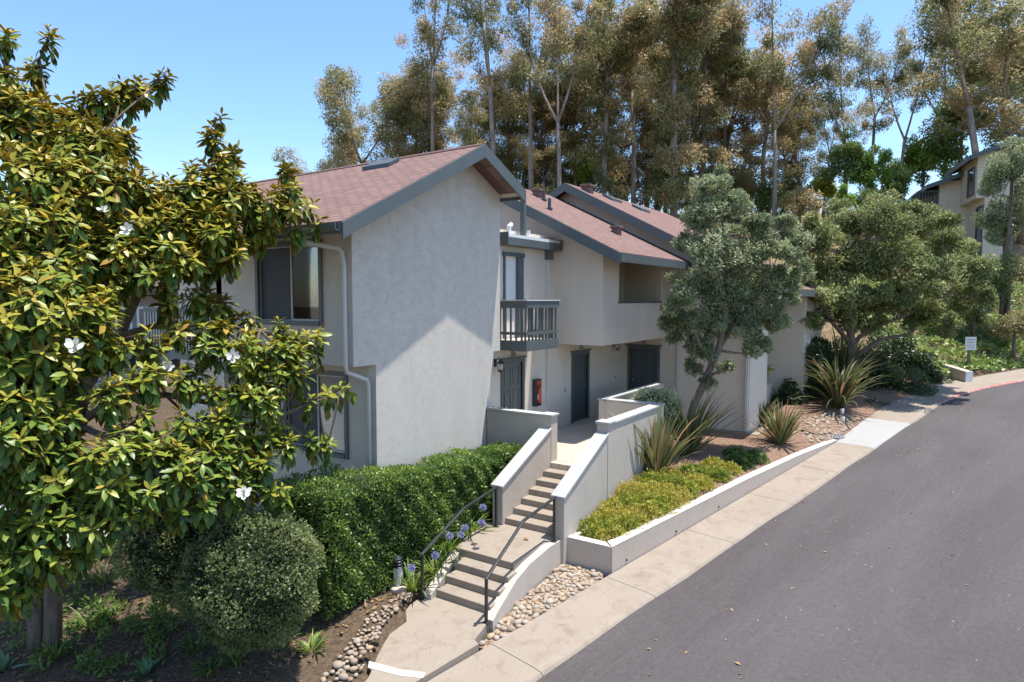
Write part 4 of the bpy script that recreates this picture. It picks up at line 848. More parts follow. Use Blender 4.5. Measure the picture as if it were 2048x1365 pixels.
# ---- New Zealand flax
for (x, y, z), n, L_f, lab, sd_ in (((14.7, 5.75, -.50), 85, 1.75, 'bronze green flax with long stiff blades in front of the stair wall', 1), ((16.9, 5.75, -.45), 85, 1.9, 'tall bronze flax clump at the foot of the leaning tree', 2), ((19.9, 4.0, -.47), 110, 1.25, 'sunlit yellow green flax near the corner of the rear unit', 3),
                          ((25.6, 3.2, -.15), 150, 2.2, 'broad dark flax in the tree shade behind the spotlight', 4), ((28.9, 3.6, .1), 130, 2.7, 'tall dark flax in deep shade beyond the round tree trunk', 5), ((30.8, 2.9, .15), 90, 1.9, 'dark flax at the far end of the bed near the low wall', 6), ((22.3, 5.1, -.42), 45, 1.0, 'small flax with reddish centre beside the rear unit wall', 7)):
    straps('flax_plant', lab, 'plant', (x, y, z), n, L_f, .06 if sd_ != 4 else .085, 'flax', (.42 if sd_ in (1, 2, 7) else .52 if sd_ == 3 else .3, .22), (1.42, .34), .36 if sd_ != 4 else .7, None, .16, seed=sd_, gut=.35)
# ---- small plants under the magnolia
for i, (px, py, z, n, L_, lab) in enumerate(((690, 1225, -1.5, 26, .42, 'small strap leaf clump by the edge of the entry path'), (560, 1290, -1.55, 40, .40, 'strap leaf clump below the rounded shrub'), (625, 1310, -1.58, 34, .36, 'low strap leaf clump beside the stones'), (470, 1330, -1.58, 34, .34, 'strap leaf clump in the shade right of the agave'),
                                            (225, 1120, -1.3, 70, .62, 'large yellow green strap leaf clump behind the rounded shrub'), (300, 1110, -1.3, 60, .55, 'bright strap leaf clump left of the rounded shrub'), (130, 1160, -1.4, 50, .5, 'dark strap leaf clump behind the magnolia trunk'))):
    p = onz(px, py, z); straps('lily_clump', lab, 'plant', (p[0], p[1], gz(p[0], p[1])), n, L_, .03, 'strap', (.5, .25), (1.2, .4), .9, None, .09, seed=i+20)
for i, (px, py, L_, lab) in enumerate(((390, 1300, .34, 'dark strap leaf clump just right of the agave rosette'), (180, 1250, .42, 'strap leaf clump right of the magnolia trunk foot'), (340, 1180, .45, 'strap leaf clump in deep shade left of the rounded shrub'), (110, 1310, .36, 'short strap leaf clump in front of the magnolia trunk'), (650, 1180, .36, 'strap leaf clump between the rounded shrub and the hedge'), (420, 1340, .3, 'smallest strap leaf clump at the bottom edge'), (210, 1180, .5, 'wide strap leaf clump in the dappled light behind the trunk'))):
    p = onz(px, py, -1.5); straps('lily_clump', lab, 'plant', (p[0], p[1], gz(p[0], p[1])), 44, L_, .028, 'strap', (.4, .25), (1.2, .42), .9, None, .1, seed=i+60)
p = onz(290, 1345, -1.55); straps('agave', 'pale green agave rosette with broad pointed leaves', 'agave', (p[0], p[1], gz(p[0], p[1])), 17, .30, .115, 'agave', (.5, .25), (1.1, .55), .12, None, .04, seed=40, taper=.6)
p = onz(5, 1350, -1.6); straps('agave', 'agave at the lower left corner beside the magnolia trunk', 'agave', (p[0], p[1], gz(p[0], p[1])), 14, .36, .11, 'agave', (.4, .25), (1.15, .45), .12, None, .04, seed=41, taper=.6)
g = np.random.default_rng(77)
for i in range(44):
    px, py = 20+g.random()*420, 1180+g.random()*170
    p = onz(px, py, -1.55); b = thing('groundcover_seedling', 'small leafy seedling in the dappled shade under the magnolia', 'plant', (p[0], p[1], gz(p[0], p[1])), 'seedlings under the magnolia'); lv = Leaves()
    c = np.array(b.location); hgt = .10+.24*g.random(); lv.clump(c+[0, 0, hgt*.6], (.12, .12, hgt*.6), 70, .085, .03, .45, up=.5, rg=g); lv.build('leaves', M['strap'], b)
# ---- clipped hedge along the gable wall
hd = thing('clipped_hedge', 'clipped green hedge running along the gable wall beside the stairs', 'hedge', (8.5, 8.1, -1.2))
def hedge_top(x): return np.interp(x, [6.4, 7.5, 9, 11, 12.3], [.66, .66, .56, .44, .38])
def hedge_pts(n, g):
    """random points over the clipped faces: front, top, left end"""
    k = g.random(n); P = np.zeros((n, 3)); N = np.zeros((n, 3)); sel = g.choice(4, n, p=[.52, .27, .13, .08])
    x = 6.55+5.65*k; zt = hedge_top(x); zb = np.interp(x, [6.5, 8, 10, 12.3], [-1.28, -1.25, -.95, -.6]); v = g.random(n)
    f = sel == 0; P[f] = np.stack([x, 7.86+0*x, zb+(zt-zb)*v], 1)[f]; N[f] = (0, -1, .1)
    f = sel == 1; yb = np.where(x < 8.0, 9.6, 8.7); P[f] = np.stack([x, 7.86+(yb-7.86)*v, zt], 1)[f]; N[f] = (0, -.1, 1)
    f = sel == 2; P[f] = np.stack([6.5+0*x, 7.86+1.7*k, -1.3+(.66+1.3)*v], 1)[f]; N[f] = (-1, 0, .1)
    f = sel == 3; P[f] = np.stack([12.25+0*x, 7.86+.8*k, -.6+.98*v], 1)[f]; N[f] = (1, -.4, .2)
    return P, N
g = np.random.default_rng(3); n = 46000; P, N = hedge_pts(n, g)
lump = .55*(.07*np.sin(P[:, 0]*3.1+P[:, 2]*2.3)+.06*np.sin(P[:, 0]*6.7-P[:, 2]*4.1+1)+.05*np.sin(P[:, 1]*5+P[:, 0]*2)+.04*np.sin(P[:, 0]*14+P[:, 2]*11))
# round the arrises off a little
for (i0, lo) in ((1, 7.86),):
    dtop = hedge_top(P[:, 0])-P[:, 2]; e_ = np.clip(1-dtop/.22, 0, 1); P[:, 1] += np.where(np.abs(P[:, 1]-7.86) < .01, e_**2*.12, 0); dd = np.clip(1-(P[:, 1]-7.86)/.22, 0, 1); P[:, 2] -= np.where(N[:, 2] > .9, dd**2*.12, 0)
    for q, c in ((6.5, 1), (12.25, -1)):
        ee = np.clip(1-np.abs(P[:, 0]-q)/.25, 0, 1); P[:, 1] += np.where(N[:, 1] < -.8, ee**2*.13, 0); P[:, 2] -= np.where(N[:, 2] > .9, ee**2*.13, 0)
P = P+N*(lump-.03-np.abs(g.normal(size=n))*.045+np.where(g.random(n) < .035, .08*g.random(n), 0))[:, None]
lv = Leaves(); Dd = unit(N*.55+g.normal(size=(n, 3))*.75+np.array([0, 0, .35])); l = .042+.03*g.random(n)
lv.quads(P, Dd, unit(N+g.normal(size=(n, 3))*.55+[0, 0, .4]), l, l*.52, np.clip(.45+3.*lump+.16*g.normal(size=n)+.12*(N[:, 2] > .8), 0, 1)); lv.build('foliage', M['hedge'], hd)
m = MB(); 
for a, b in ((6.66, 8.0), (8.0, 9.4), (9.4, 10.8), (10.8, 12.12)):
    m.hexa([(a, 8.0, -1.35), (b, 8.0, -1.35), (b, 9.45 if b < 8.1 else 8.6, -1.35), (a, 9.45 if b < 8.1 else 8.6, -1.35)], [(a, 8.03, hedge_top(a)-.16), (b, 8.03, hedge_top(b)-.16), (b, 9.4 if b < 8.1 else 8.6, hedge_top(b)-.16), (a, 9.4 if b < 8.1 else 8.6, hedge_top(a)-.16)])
m.build('branches', M['core'], hd)  # solid dark core standing in for branches, added to block light through the leaves
# ---- rounded shrubs
def ball_shrub(name, label, c, r, n, mat, L_, W_, T, seed, rough=.07, core=True, cat='shrub', fl=.35):
    g = np.random.default_rng(seed); c = np.array(c, float); r = np.array(r, float); s_ = thing(name, label, cat, (c[0], c[1], c[2]-r[2])); lv = Leaves()
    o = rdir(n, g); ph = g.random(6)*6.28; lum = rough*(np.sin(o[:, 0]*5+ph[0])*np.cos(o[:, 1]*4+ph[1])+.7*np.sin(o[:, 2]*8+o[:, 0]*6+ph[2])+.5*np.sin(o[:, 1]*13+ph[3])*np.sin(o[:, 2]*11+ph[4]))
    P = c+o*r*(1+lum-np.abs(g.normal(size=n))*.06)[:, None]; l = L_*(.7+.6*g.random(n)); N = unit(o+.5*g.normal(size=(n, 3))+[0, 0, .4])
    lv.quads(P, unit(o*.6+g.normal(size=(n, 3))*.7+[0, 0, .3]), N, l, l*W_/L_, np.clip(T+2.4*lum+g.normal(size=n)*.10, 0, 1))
    k = n//40; o2 = rdir(k, g); o2[:, 2] = np.abs(o2[:, 2])*.8; o2 = unit(o2)
    for q in range(3): lv.quads(c+o2*r*(1.0+.035*q), unit(o2+g.normal(size=(k, 3))*.8), unit(o2+g.normal(size=(k, 3))), L_, W_, np.clip(T+.2+g.normal(size=k)*.1, 0, 1))
    lv.build('foliage', M[mat], s_)
    if core: m = MB(); m.ball(c, r*.86, 16, 10); m.build('branches', M['core'], s_, smooth=True)  # dark solid ball in place of twigs, added to stop light passing through
    return s_
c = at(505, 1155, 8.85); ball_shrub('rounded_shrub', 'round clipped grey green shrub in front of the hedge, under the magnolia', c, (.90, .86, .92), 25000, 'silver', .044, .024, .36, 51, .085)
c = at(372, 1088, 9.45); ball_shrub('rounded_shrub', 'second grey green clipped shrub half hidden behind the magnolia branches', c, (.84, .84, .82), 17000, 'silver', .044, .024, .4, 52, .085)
c = (16.7, 6.6, .66); ball_shrub('variegated_shrub', 'cream and green variegated shrub behind the deck parapet', c, (1.05, .62, .62), 9000, 'variegated', .055, .03, .5, 53, .10)
# ---- low golden groundcover in the planter
def mound(name, label, pts, n, mat, T, seed, h=.3, L_=.05):
    """low spreading shrub: pts = list of (s,t,radius)"""
    g = np.random.default_rng(seed); c0 = xy(pts[0][0], pts[0][1]); th = thing(name, label, 'shrub', (c0[0], c0[1], float(bed_z(*c0)))); lv = Leaves(); A = np.array([p[2]**2 for p in pts]); A = A/A.sum()
    for (s, t_, r), a in zip(pts, A):
        k = int(n*a); x, y = xy(s, t_); z = float(bed_z(x, y)); o = rdir(k, g); o[:, 2] = np.abs(o[:, 2])-.12; f = np.sqrt(g.random(k))*.35+.65
        lum = .16*np.sin(o[:, 0]*6+s)*np.cos(o[:, 1]*7+t_)+.1*np.sin(o[:, 0]*15+o[:, 1]*12); P = np.array([x, y, z-.04])+o*np.array([r, r, h])*(f*(1+lum))[:, None]; l = 1.15*L_*(.6+.8*g.random(k))
        lv.quads(P, unit(o*.6+g.normal(size=(k, 3))*.6+[0, 0, .7]), unit(o+.5*g.normal(size=(k, 3))+[0, 0, .5]), l, l*.45, np.clip(T+1.1*lum+.2*np.sin(x*3+P[:, 0]*2.5+P[:, 1]*3)+g.normal(size=k)*.17, 0, 1))
    lv.build('foliage', M[mat], th); return th
mound('golden_groundcover', 'golden green low shrub filling the near corner of the raised planter', [(.55, .42, .42), (.9, .7, .46), (1.3, .45, .42), (1.7, .75, .5), (2.1, .5, .48), (2.6, .8, .5), (2.9, .5, .45), (1.3, .85, .42), (2.2, 1.0, .45), (3.3, .65, .42), (1.0, .32, .3), (1.8, .34, .3), (2.6, .34, .3), (3.4, .38, .3), (3.0, 1.05, .4), (.5, .75, .36)], 30000, 'gold', .5, 61, .36)
mound('golden_groundcover', 'thinner golden green shrub on the middle of the planter below the flax', [(3.9, .55, .38), (4.4, .8, .42), (4.9, .5, .36), (5.3, .75, .34), (3.6, 1.0, .35), (4.1, .4, .3), (4.9, .42, .28), (5.6, .45, .26)], 11000, 'gold', .42, 62, .26)
mound('green_groundcover', 'dark green low shrub at the narrow end of the planter', [(6.1, .55, .36), (6.6, .8, .38), (7.0, .5, .34)], 6000, 'hedge', .3, 63, .28)
# ---- small garden trees
def tree(name, label, base, path, r0, lobes_, mat, bk, n, L_, W_, T, seed, droop=0., cat='tree', shell=.30, extra=()):
    """path: trunk polyline; lobes_: (centre, radii)"""
    g = np.random.default_rng(seed); th = thing(name, label, cat, base); tb = MB(); path = [np.array(p, float) for p in path]
    rr = list(np.linspace(r0, r0*.55, len(path))); tb.tube(path, rr, 10); nd = [(p, r) for p, r in zip(path[1:], rr[1:])]
    for ex in extra: 
        ex = [np.array(p, float) for p in ex]; er = list(np.linspace(r0*.5, r0*.2, len(ex))); tb.tube(ex, er, 8); nd += [(p, r) for p, r in zip(ex[1:], er[1:])]
    lv = Leaves(); vol = np.array([np.mean(np.array(r)**2) for _, r in lobes_]); vol = vol/vol.sum()
    for (c, r), a in zip(lobes_, vol):
        c = np.array(c, float); r = np.array(r, float); j = int(np.argmin([np.linalg.norm(p-c)+.6*max(0, p[2]-c[2]) for p, _ in nd])); tb.tube(curve(nd[j][0], c, (0, 0, -.1), 5), list(np.linspace(min(nd[j][1]*.6, .06), .012, 5)), 6)
        k = int(n*a); sub = max(6, int(k/170)); oo = rdir(sub, g); sc_ = c+oo*r*(.35+.65*g.random(sub))[:, None]
        for q in sc_:
            kk = k//sub; q_r = np.mean(r)*.43*(.7+.6*g.random()); dt = g.normal()*.13; lv.clump(q, (q_r, q_r, q_r*.85), kk, L_, W_, T+dt, up=.45-droop, droop=droop, tj=.13, shell=shell, rg=g)
            j2 = np.linalg.norm(q-c); tb.tube([c, (c+q)/2, q], [.014, .010, .006], 5)
    tb.build('trunk', M[bk], th, smooth=True); lv.build('crown', M[mat], th); return th
# leaning grey-green tree in front of the rear unit
d = 17.3
L1 = [((px, py), r) for px, py, r in ((1420, 370, .36), (1400, 430, .55), (1460, 410, .5), (1500, 460, .45), (1420, 500, .6), (1480, 520, .6), (1540, 500, .45), (1390, 560, .55), (1450, 590, .65), (1520, 570, .6), (1570, 560, .4), (1370, 630, .45), (1425, 650, .5), (1490, 640, .5), (1545, 630, .4), (1350, 670, .3), (1405, 700, .32), (1520, 690, .28), (1500, 655, .3), (1440, 345, .22), (1375, 480, .35), (1585, 600, .25), (1450, 735, .22), (1395, 690, .35), (1340, 645, .3), (1505, 705, .26), (1420, 765, .22), (1385, 735, .24), (1360, 600, .4), (1560, 640, .35), (1590, 560, .3), (1590, 500, .4), (1570, 450, .35), (1600, 540, .35))]
g = np.random.default_rng(8); lob1 = [(at(p[0], p[1], d+g.normal()*.35), (r, r*1.15, r*.95)) for p, r in L1]
b1 = at(1362, 905, d); tree('small_tree', 'leaning grey green garden tree in front of the rear unit wall', b1, [b1-[0, 0, .1], at(1385, 820, d), at(1415, 750, d), at(1437, 700, d), at(1450, 640, d), at(1455, 560, d), at(1450, 470, d), at(1440, 390, d)], .11, lob1, 'pittos', 'bark_tree', 62000, .095, .040, .5, 81,
    extra=([at(1437, 700, d), at(1470, 650, d+.2), at(1500, 610, d+.3), at(1540, 560, d+.4)], [at(1425, 730, d), at(1400, 690, d-.2), at(1380, 640, d-.3)]))
# broad round tree beside the sidewalk
d = 25.5
L2 = [(1640, 480, .75), (1700, 450, .85), (1770, 440, .85), (1840, 450, .8), (1890, 490, .75), (1920, 540, .65), (1600, 530, .6), (1660, 540, .85), (1730, 520, .9), (1800, 520, .95), (1860, 560, .8), (1910, 600, .55), (1610, 600, .5), (1650, 610, .6), (1720, 600, .8), (1790, 600, .8), (1850, 620, .6), (1940, 560, .5), (1590, 570, .45), (1680, 420, .5), (1750, 410, .55), (1820, 415, .5), (1885, 440, .5), (1930, 500, .4), (1750, 650, .4), (1830, 640, .45), (1590, 470, .4), (1620, 440, .45), (1575, 620, .3), (1950, 540, .7), (1930, 590, .65), (1965, 590, .45), (1560, 560, .45), (1555, 500, .4), (1900, 640, .4), (1700, 640, .5), (1640, 640, .4), (1900, 665, .45), (1960, 640, .4), (1590, 655, .35)]
g = np.random.default_rng(9); lob2 = [(at(px, py, d+g.normal()*.9), (r, r*1.1, r*.9)) for px, py, r in L2]
b2 = np.array([27.6, 3.25, 0]); b2[2] = bedfar_z(27.6, 3.25); q = at(1703, 690, d)
lob2 += [(at(px, py, 24.2), (r, r, r*.85)) for px, py, r in ((1700, 595, .6), (1645, 590, .55), (1755, 590, .6), (1600, 560, .5), (1580, 500, .5), (1565, 600, .4), (1700, 640, .3), (1620, 640, .35), (1810, 600, .5))]
tree('round_tree', 'broad rounded evergreen tree with forked trunk shading the sidewalk', b2, [b2-[0, 0, .1], at(1702, 740, d), q, at(1700, 650, d), at(1690, 590, d), at(1690, 520, d)], .19, lob2, 'round', 'bark_tree', 105000, .12, .058, .5, 82,
    extra=([q, at(1660, 640, d), at(1630, 590, d), at(1620, 530, d)], [q, at(1740, 655, d), at(1790, 640, d-.4), at(1840, 620, d-.4), at(1890, 590, d-.3)], [at(1702, 720, d), at(1760, 680, d+.3), at(1820, 668, d+.4), at(1845, 640, d+.4)]))
# ---------------------------------------------------------------- background grove, hillside, far building, small things
def euc_variant(seed, H, low, spread, nclump, leafy=180, fork=.5, rust=.5):
    """returns trunk MB-mesh and crown mesh in local coordinates, height about H"""
    g = np.random.default_rng(seed); tb = MB(); w = g.normal(size=2)*.35
    hf = H*fork; tr = [np.array([0, 0, -.6]), np.array([w[0]*.15, w[1]*.15, hf*.3]), np.array([w[0]*.7, w[1]*.3, hf*.65]), np.array([w[0], w[1], hf])]
    r0 = .012*H+.04; tb.tube(tr, [r0, r0*.82, r0*.7, r0*.6], 8); tips = []
    nl = g.integers(2, 5); a0 = g.random()*6.28
    for k in range(nl):
        az = a0+k*6.283/nl+g.normal()*.4; top = H*(.80+.2*g.random()) if k else H; rr = spread*(.35+.65*g.random()); e = np.array([w[0]+rr*math.cos(az), w[1]+rr*math.sin(az), top]); ln = curve(tr[-1], e, (rr*.25*math.cos(az), rr*.25*math.sin(az), -(top-hf)*.05), 7)
        tb.tube(ln, list(np.linspace(r0*.45, .025, 7)), 7)
        for i in (2, 3, 4, 5, 6):
            for _ in range(2 if i < 6 else 1):
                az2 = az+g.normal()*1.1; l2 = spread*(.22+.3*g.random()); q = ln[i]+np.array([l2*math.cos(az2), l2*math.sin(az2), l2*(.3+.5*g.random())]); tb.tube(curve(ln[i], q, (0, 0, .1), 4), list(np.linspace(.045, .015, 4)), 5); tips.append((q, 1.))
        tips.append((e, 1.))
    for z in np.arange(low*H, hf*1.05, .85):
        for _ in range(2):
            az = g.random()*6.28; l = spread*(.25+.45*g.random()); b = np.array([np.interp(z, [0, hf*.65, hf], [0, tr[2][0], w[0]]), np.interp(z, [0, hf*.65, hf], [0, tr[2][1], w[1]]), z]); q = b+np.array([l*math.cos(az), l*math.sin(az), l*(.4+.4*g.random())]); tb.tube(curve(b, q, (0, 0, -.1), 4), list(np.linspace(.05, .015, 4)), 5); tips.append((q, .9))
    g.shuffle(tips); tips = tips[:nclump]; leafy = int(leafy*1.9); lv = Leaves()
    for q, s_ in tips:
        R = s_*(.65+.7*g.random()); base = np.clip(.42+g.normal()*.17+(.25 if g.random() < rust*.38 else 0), .05, .95)
        for sub in range(3):
            c = q+g.normal(size=3)*R*.55+[0, 0, -.15]; k = leafy//3; o = rdir(k, g)*np.cbrt(g.random(k))[:, None]; r_ = R*(.55+.3*g.random()); P = c+o*np.array([r_, r_, r_*.95]); D = unit(g.normal(size=(k, 3))*.7+o*.5+[0, 0, -.35]); l = .21+.13*g.random(k)
            lv.quads(P, D, unit(rdir(k, g)*.8+[0, 0, .8]), l, l*.30, np.clip(base+.16*o[:, 2]+g.normal(size=k)*.15, 0, 1), .15)
    trm = tb.build('t', M['bark_euc'], smooth=True); me = trm.data; bpy.data.objects.remove(trm); cm = lv.mesh('eucalyptus_crown', M['euc']); HT[me.name] = float(np.percentile(np.concatenate(lv.V)[:, 2], 99.5)); return me, cm
HT = {}
EV = {'tall_open': euc_variant(1, 20, .45, 3.2, 30, 210, .55, .4), 'forked': euc_variant(2, 20, .55, 3.8, 26, 220, .42, .4), 'dense': euc_variant(3, 17, .12, 2.8, 74, 200, .55, .8), 'column': euc_variant(4, 18, .08, 2.2, 84, 200, .7, .7), 'broad': euc_variant(5, 14, .15, 3.6, 66, 200, .45, .8), 'brown': euc_variant(6, 16, .05, 2.6, 80, 200, .6, 1.2), 'thin': euc_variant(7, 20, .35, 2.2, 26, 190, .65, .3), 'umbrella': euc_variant(12, 19, .6, 4.4, 26, 240, .40, .3)}
def euc(px, top_py, d, var, label, wid=1., rz=None, lean=0., group='eucalyptus grove behind the building'):
    p = at(px, 600, d); z0 = gz(p[0], p[1]); zt = at(px, top_py, d)[2]; H = HT[EV[var][0].name]
    s_ = (zt-z0)/H; th = thing('eucalyptus_tree', label, 'tree', (p[0], p[1], z0), group); tr, cr = EV[var]
    for nm, me in (('trunk', tr), ('crown', cr)): put(nm, me, th)
    th.scale = (s_*wid, s_*wid, s_); th.rotation_euler = (lean*math.sin(CA), -lean*math.cos(CA), rz if rz is not None else (px*.7) % 6.28); return th
mid = 'brown green eucalyptus among the dense middle of the grove'
for a in ((650, 285, 58, 'broad', 'low rounded eucalyptus at the far left end of the grove', 1.0), (735, 150, 56, 'broad', 'wide eucalyptus overhanging the roof at the left edge of the grove', .95), (700, 215, 60, 'dense', 'bushy eucalyptus between the low left one and the wide one', .9), (800, 105, 54, 'dense', 'dense rust tipped eucalyptus left of the thin bare topped one', 1.15), (868, -30, 52, 'thin', 'thin eucalyptus with sparse top standing highest on the left', .9), (850, 130, 57, 'brown', 'brown eucalyptus directly behind the front roof ridge', 1.2), (925, 170, 50, 'dense', 'rusty eucalyptus over the front gable peak', 1.0),
          (988, -90, 46, 'tall_open', 'tall open crowned eucalyptus with reddish trunk right of the gable peak', .9), (1062, -130, 49, 'forked', 'tall forked eucalyptus with thin limbs against the sky', .8), (1118, -60, 45, 'forked', 'pale trunked forked eucalyptus above the middle roof', .85), (1020, 150, 56, 'column', mid, 1.1), (1080, 190, 58, 'brown', mid, 1.2), (1150, 120, 55, 'dense', mid, 1.1), (1205, 10, 47, 'column', 'dark tall column shaped eucalyptus left of the grove centre', 1.1), (1265, -40, 50, 'tall_open', 'tall eucalyptus with a leafy top rising out of the frame', 1.), (1290, 90, 54, 'brown', mid, 1.2),
          (1345, -60, 45, 'column', 'very tall dark bushy eucalyptus at the centre of the grove', 1.15), (1400, -20, 49, 'column', 'second tall dark eucalyptus right of the centre', 1.05), (1240, 160, 58, 'dense', mid, 1.2), (1370, 150, 56, 'brown', mid, 1.2), (1545, -70, 46, 'umbrella', 'umbrella topped eucalyptus with a forked pale trunk in a sky gap', .85), (1520, 110, 52, 'brown', 'reddish brown bushy eucalyptus below the umbrella topped one', 1.3), (1600, 140, 55, 'dense', 'brown eucalyptus at the right end of the dense grove', 1.2), (1450, 170, 57, 'dense', mid, 1.3), (1570, 230, 60, 'brown', mid, 1.2),
          (1685, 20, 47, 'umbrella', 'open eucalyptus with clumped crown left of the leaning trunks', .85), (1640, 180, 52, 'dense', 'short rusty eucalyptus beside the sky gap', .8), (1790, 10, 50, 'umbrella', 'eucalyptus with several leaning bare trunks against blue sky', .8), (1735, 60, 54, 'tall_open', 'slender eucalyptus between the open one and the leaning trunks', .8), (1880, -10, 54, 'forked', 'eucalyptus behind the dark conifer near the far building', .9), (1965, -80, 44, 'tall_open', 'large leaning eucalyptus right of the dark conifer', 1.2), (2040, -60, 47, 'dense', 'dense eucalyptus at the right edge of the picture', 1.3), (2010, 40, 55, 'brown', 'brown eucalyptus behind the far building roof', 1.2), (1130, 250, 62, 'dense', mid, 1.2), (1330, 230, 62, 'brown', mid, 1.3), (970, 220, 60, 'dense', mid, 1.2), (1480, 250, 62, 'dense', mid, 1.3), (960, 140, 57, 'dense', mid, 1.3), (1040, 90, 56, 'dense', mid, 1.3), (1110, 150, 57, 'brown', mid, 1.4), (1180, 60, 58, 'brown', mid, 1.4), (1310, 40, 57, 'dense', mid, 1.4), (1440, 110, 58, 'brown', mid, 1.4), (1560, 160, 58, 'dense', mid, 1.3), (830, 170, 58, 'brown', mid, 1.3), (1250, 250, 54, 'broad', mid, 1.3), (1090, 270, 54, 'broad', mid, 1.2), (905, 230, 62, 'broad', mid, 1.1), (780, 230, 62, 'dense', mid, 1.1)):
    euc(*a, lean=.05 if a[0] in (735, 1885) else -.12 if a[0] == 1965 else 0)
# greener trees mixed into the grove and on the hillside
def hill_tree(name, label, px, py, d, rpx, hpx, mat, n, L_, W_, T, seed, droop=0., cat='tree', group=None):
    """crown centred on the bearing, rpx/hpx: half size in sight-line pixels"""
    c = at(px, py, d); r = rpx*d/FL; h = hpx*d/FL; z0 = gz(c[0], c[1]); g = np.random.default_rng(seed)
    th = thing(name, label, cat, (c[0], c[1], z0), group); tb = MB(); zt = max(c[2], z0+.3); tb.tube([(c[0], c[1], z0-.3), (c[0]+.05*r, c[1], (z0+zt)/2), (c[0], c[1], zt), (c[0], c[1], c[2]+h*.7)], [.05*r+.05, .04*r+.04, .03*r+.03, .02], 8); lv = Leaves(); m_ = int(16+r*8)
    for k in range(m_):
        o = rdir(1, g)[0]; o[2] = abs(o[2])*1.6-.75 if o[2] > -.9 else o[2]; q = c+o*np.array([r, r, h])*(.35+.6*g.random()); rr = r*(.22+.2*g.random()); lv.clump(q, (rr, rr, rr*.9), n//m_, L_, W_, T+g.normal()*.08, up=.35-droop, droop=droop, tj=.13, rg=g); tb.tube([c, (c+q)/2, q], [.03, .02, .01], 5)
    tb.build('trunk', M['bark_tree'], th, smooth=True); lv.build('crown', M[mat], th); return th
hill_tree('eucalyptus_tree', 'bright green eucalyptus crown among the brown ones', 1452, 120, 51, 50, 62, 'euc_green', 5000, .30, .09, .6, 101, .4)
hill_tree('conifer_tree', 'large dark green conifer behind the far building roof', 1925, 230, 50, 62, 85, 'conifer', 9000, .30, .08, .55, 102)
hill_tree('conifer_tree', 'dark pine left of the bright green hillside trees', 1690, 320, 46, 38, 82, 'conifer', 7000, .26, .07, .6, 103)
hill_tree('conifer_tree', 'mid green pine just right of the dark pine', 1745, 340, 45, 36, 70, 'bright', 5500, .24, .07, .3, 104)
hill_tree('conifer_tree', 'small dark conifer below the leaning eucalyptus trunks', 1790, 360, 46, 30, 55, 'conifer', 4500, .24, .07, .6, 105)
hill_tree('broadleaf_tree', 'bright green tree crown on the hill left of the far building', 1848, 320, 49, 52, 50, 'bright', 7000, .24, .11, .4, 106)
hill_tree('broadleaf_tree', 'dark green tree touching the far building roof', 1890, 300, 48, 40, 52, 'conifer', 5000, .24, .10, .7, 107)
hill_tree('broadleaf_tree', 'small yellowish tree on the dry slope', 1650, 375, 48, 26, 34, 'gold', 2600, .22, .09, .35, 108)
hill_tree('shrub', 'green hillside shrub in front of the dry slope', 1690, 395, 42, 22, 30, 'bright', 2200, .20, .08, .4, 109, cat='shrub')
hill_tree('shrub', 'dark hillside shrub below the pines', 1740, 400, 43, 30, 24, 'conifer', 2400, .20, .08, .6, 110, cat='shrub')
hill_tree('shrub', 'rust coloured shrub below the brown eucalyptus', 1600, 400, 44, 40, 40, 'euc', 3000, .22, .08, .6, 111, cat='shrub')
for i, (px, py, d, r, h, mt) in enumerate(((1090, 330, 56, 40, 50, 'conifer'), (1180, 340, 54, 42, 46, 'bright'), (1250, 350, 56, 40, 50, 'euc'), (1330, 370, 54, 44, 50, 'conifer'), (1400, 390, 52, 46, 46, 'euc'), (1480, 380, 54, 46, 50, 'euc'), (1540, 400, 50, 40, 40, 'conifer'), (1010, 330, 58, 34, 46, 'conifer'), (930, 330, 60, 44, 40, 'euc'))):
    hill_tree('shrub', 'understorey shrub between the eucalyptus trunks behind the roofs', px, py, d, r, h, mt, 2600, .24, .09, .45, 120+i, cat='shrub', group='understorey shrubs in the grove')
# right edge: small light tree by the far building and dark shrubs on the bank
hill_tree('small_tree', 'airy grey green tree in front of the far building wall', 2025, 345, 33, 56, 85, 'pittos', 11000, .13, .055, .5, 130)
hill_tree('small_tree', 'lower grey green tree beside the far building corner', 2012, 440, 34, 52, 50, 'pittos', 7000, .13, .055, .4, 131)
hill_tree('shrub', 'olive shrub above the ivy bank at the right edge', 2020, 545, 33, 60, 50, 'round', 6500, .12, .055, .4, 132, cat='shrub')
hill_tree('shrub', 'brown tipped shrub on the ivy bank at the right edge', 2030, 655, 31.5, 42, 42, 'euc', 5000, .10, .05, .45, 133, cat='shrub')
hill_tree('shrub', 'dark shrub between the round tree and the ivy bank', 1950, 590, 33, 50, 46, 'dark_shrub', 5500, .12, .06, .7, 134, cat='shrub')
hill_tree('shrub', 'yellow green shrub at the top of the ivy bank', 1880, 640, 33, 45, 30, 'bright', 4500, .12, .06, .55, 135, cat='shrub')
hill_tree('shrub', 'dark leafy shrub against the rear unit wall', 1615, 740, 25.2, 66, 78, 'dark_shrub', 14000, .11, .055, .5, 136, cat='shrub')
hill_tree('shrub', 'dark shrub behind the round tree trunk', 1680, 725, 27.5, 66, 66, 'dark_shrub', 11000, .11, .055, .35, 137, cat='shrub')
hill_tree('shrub', 'dense shrub in shade left of the far low wall', 1780, 715, 29.5, 66, 66, 'dark_shrub', 11000, .11, .055, .4, 138, cat='shrub')
hill_tree('shrub', 'low bronze shrub beside the far end of the sidewalk', 1805, 768, 26.6, 56, 40, 'dark_shrub', 9000, .07, .035, .75, 139, cat='shrub')
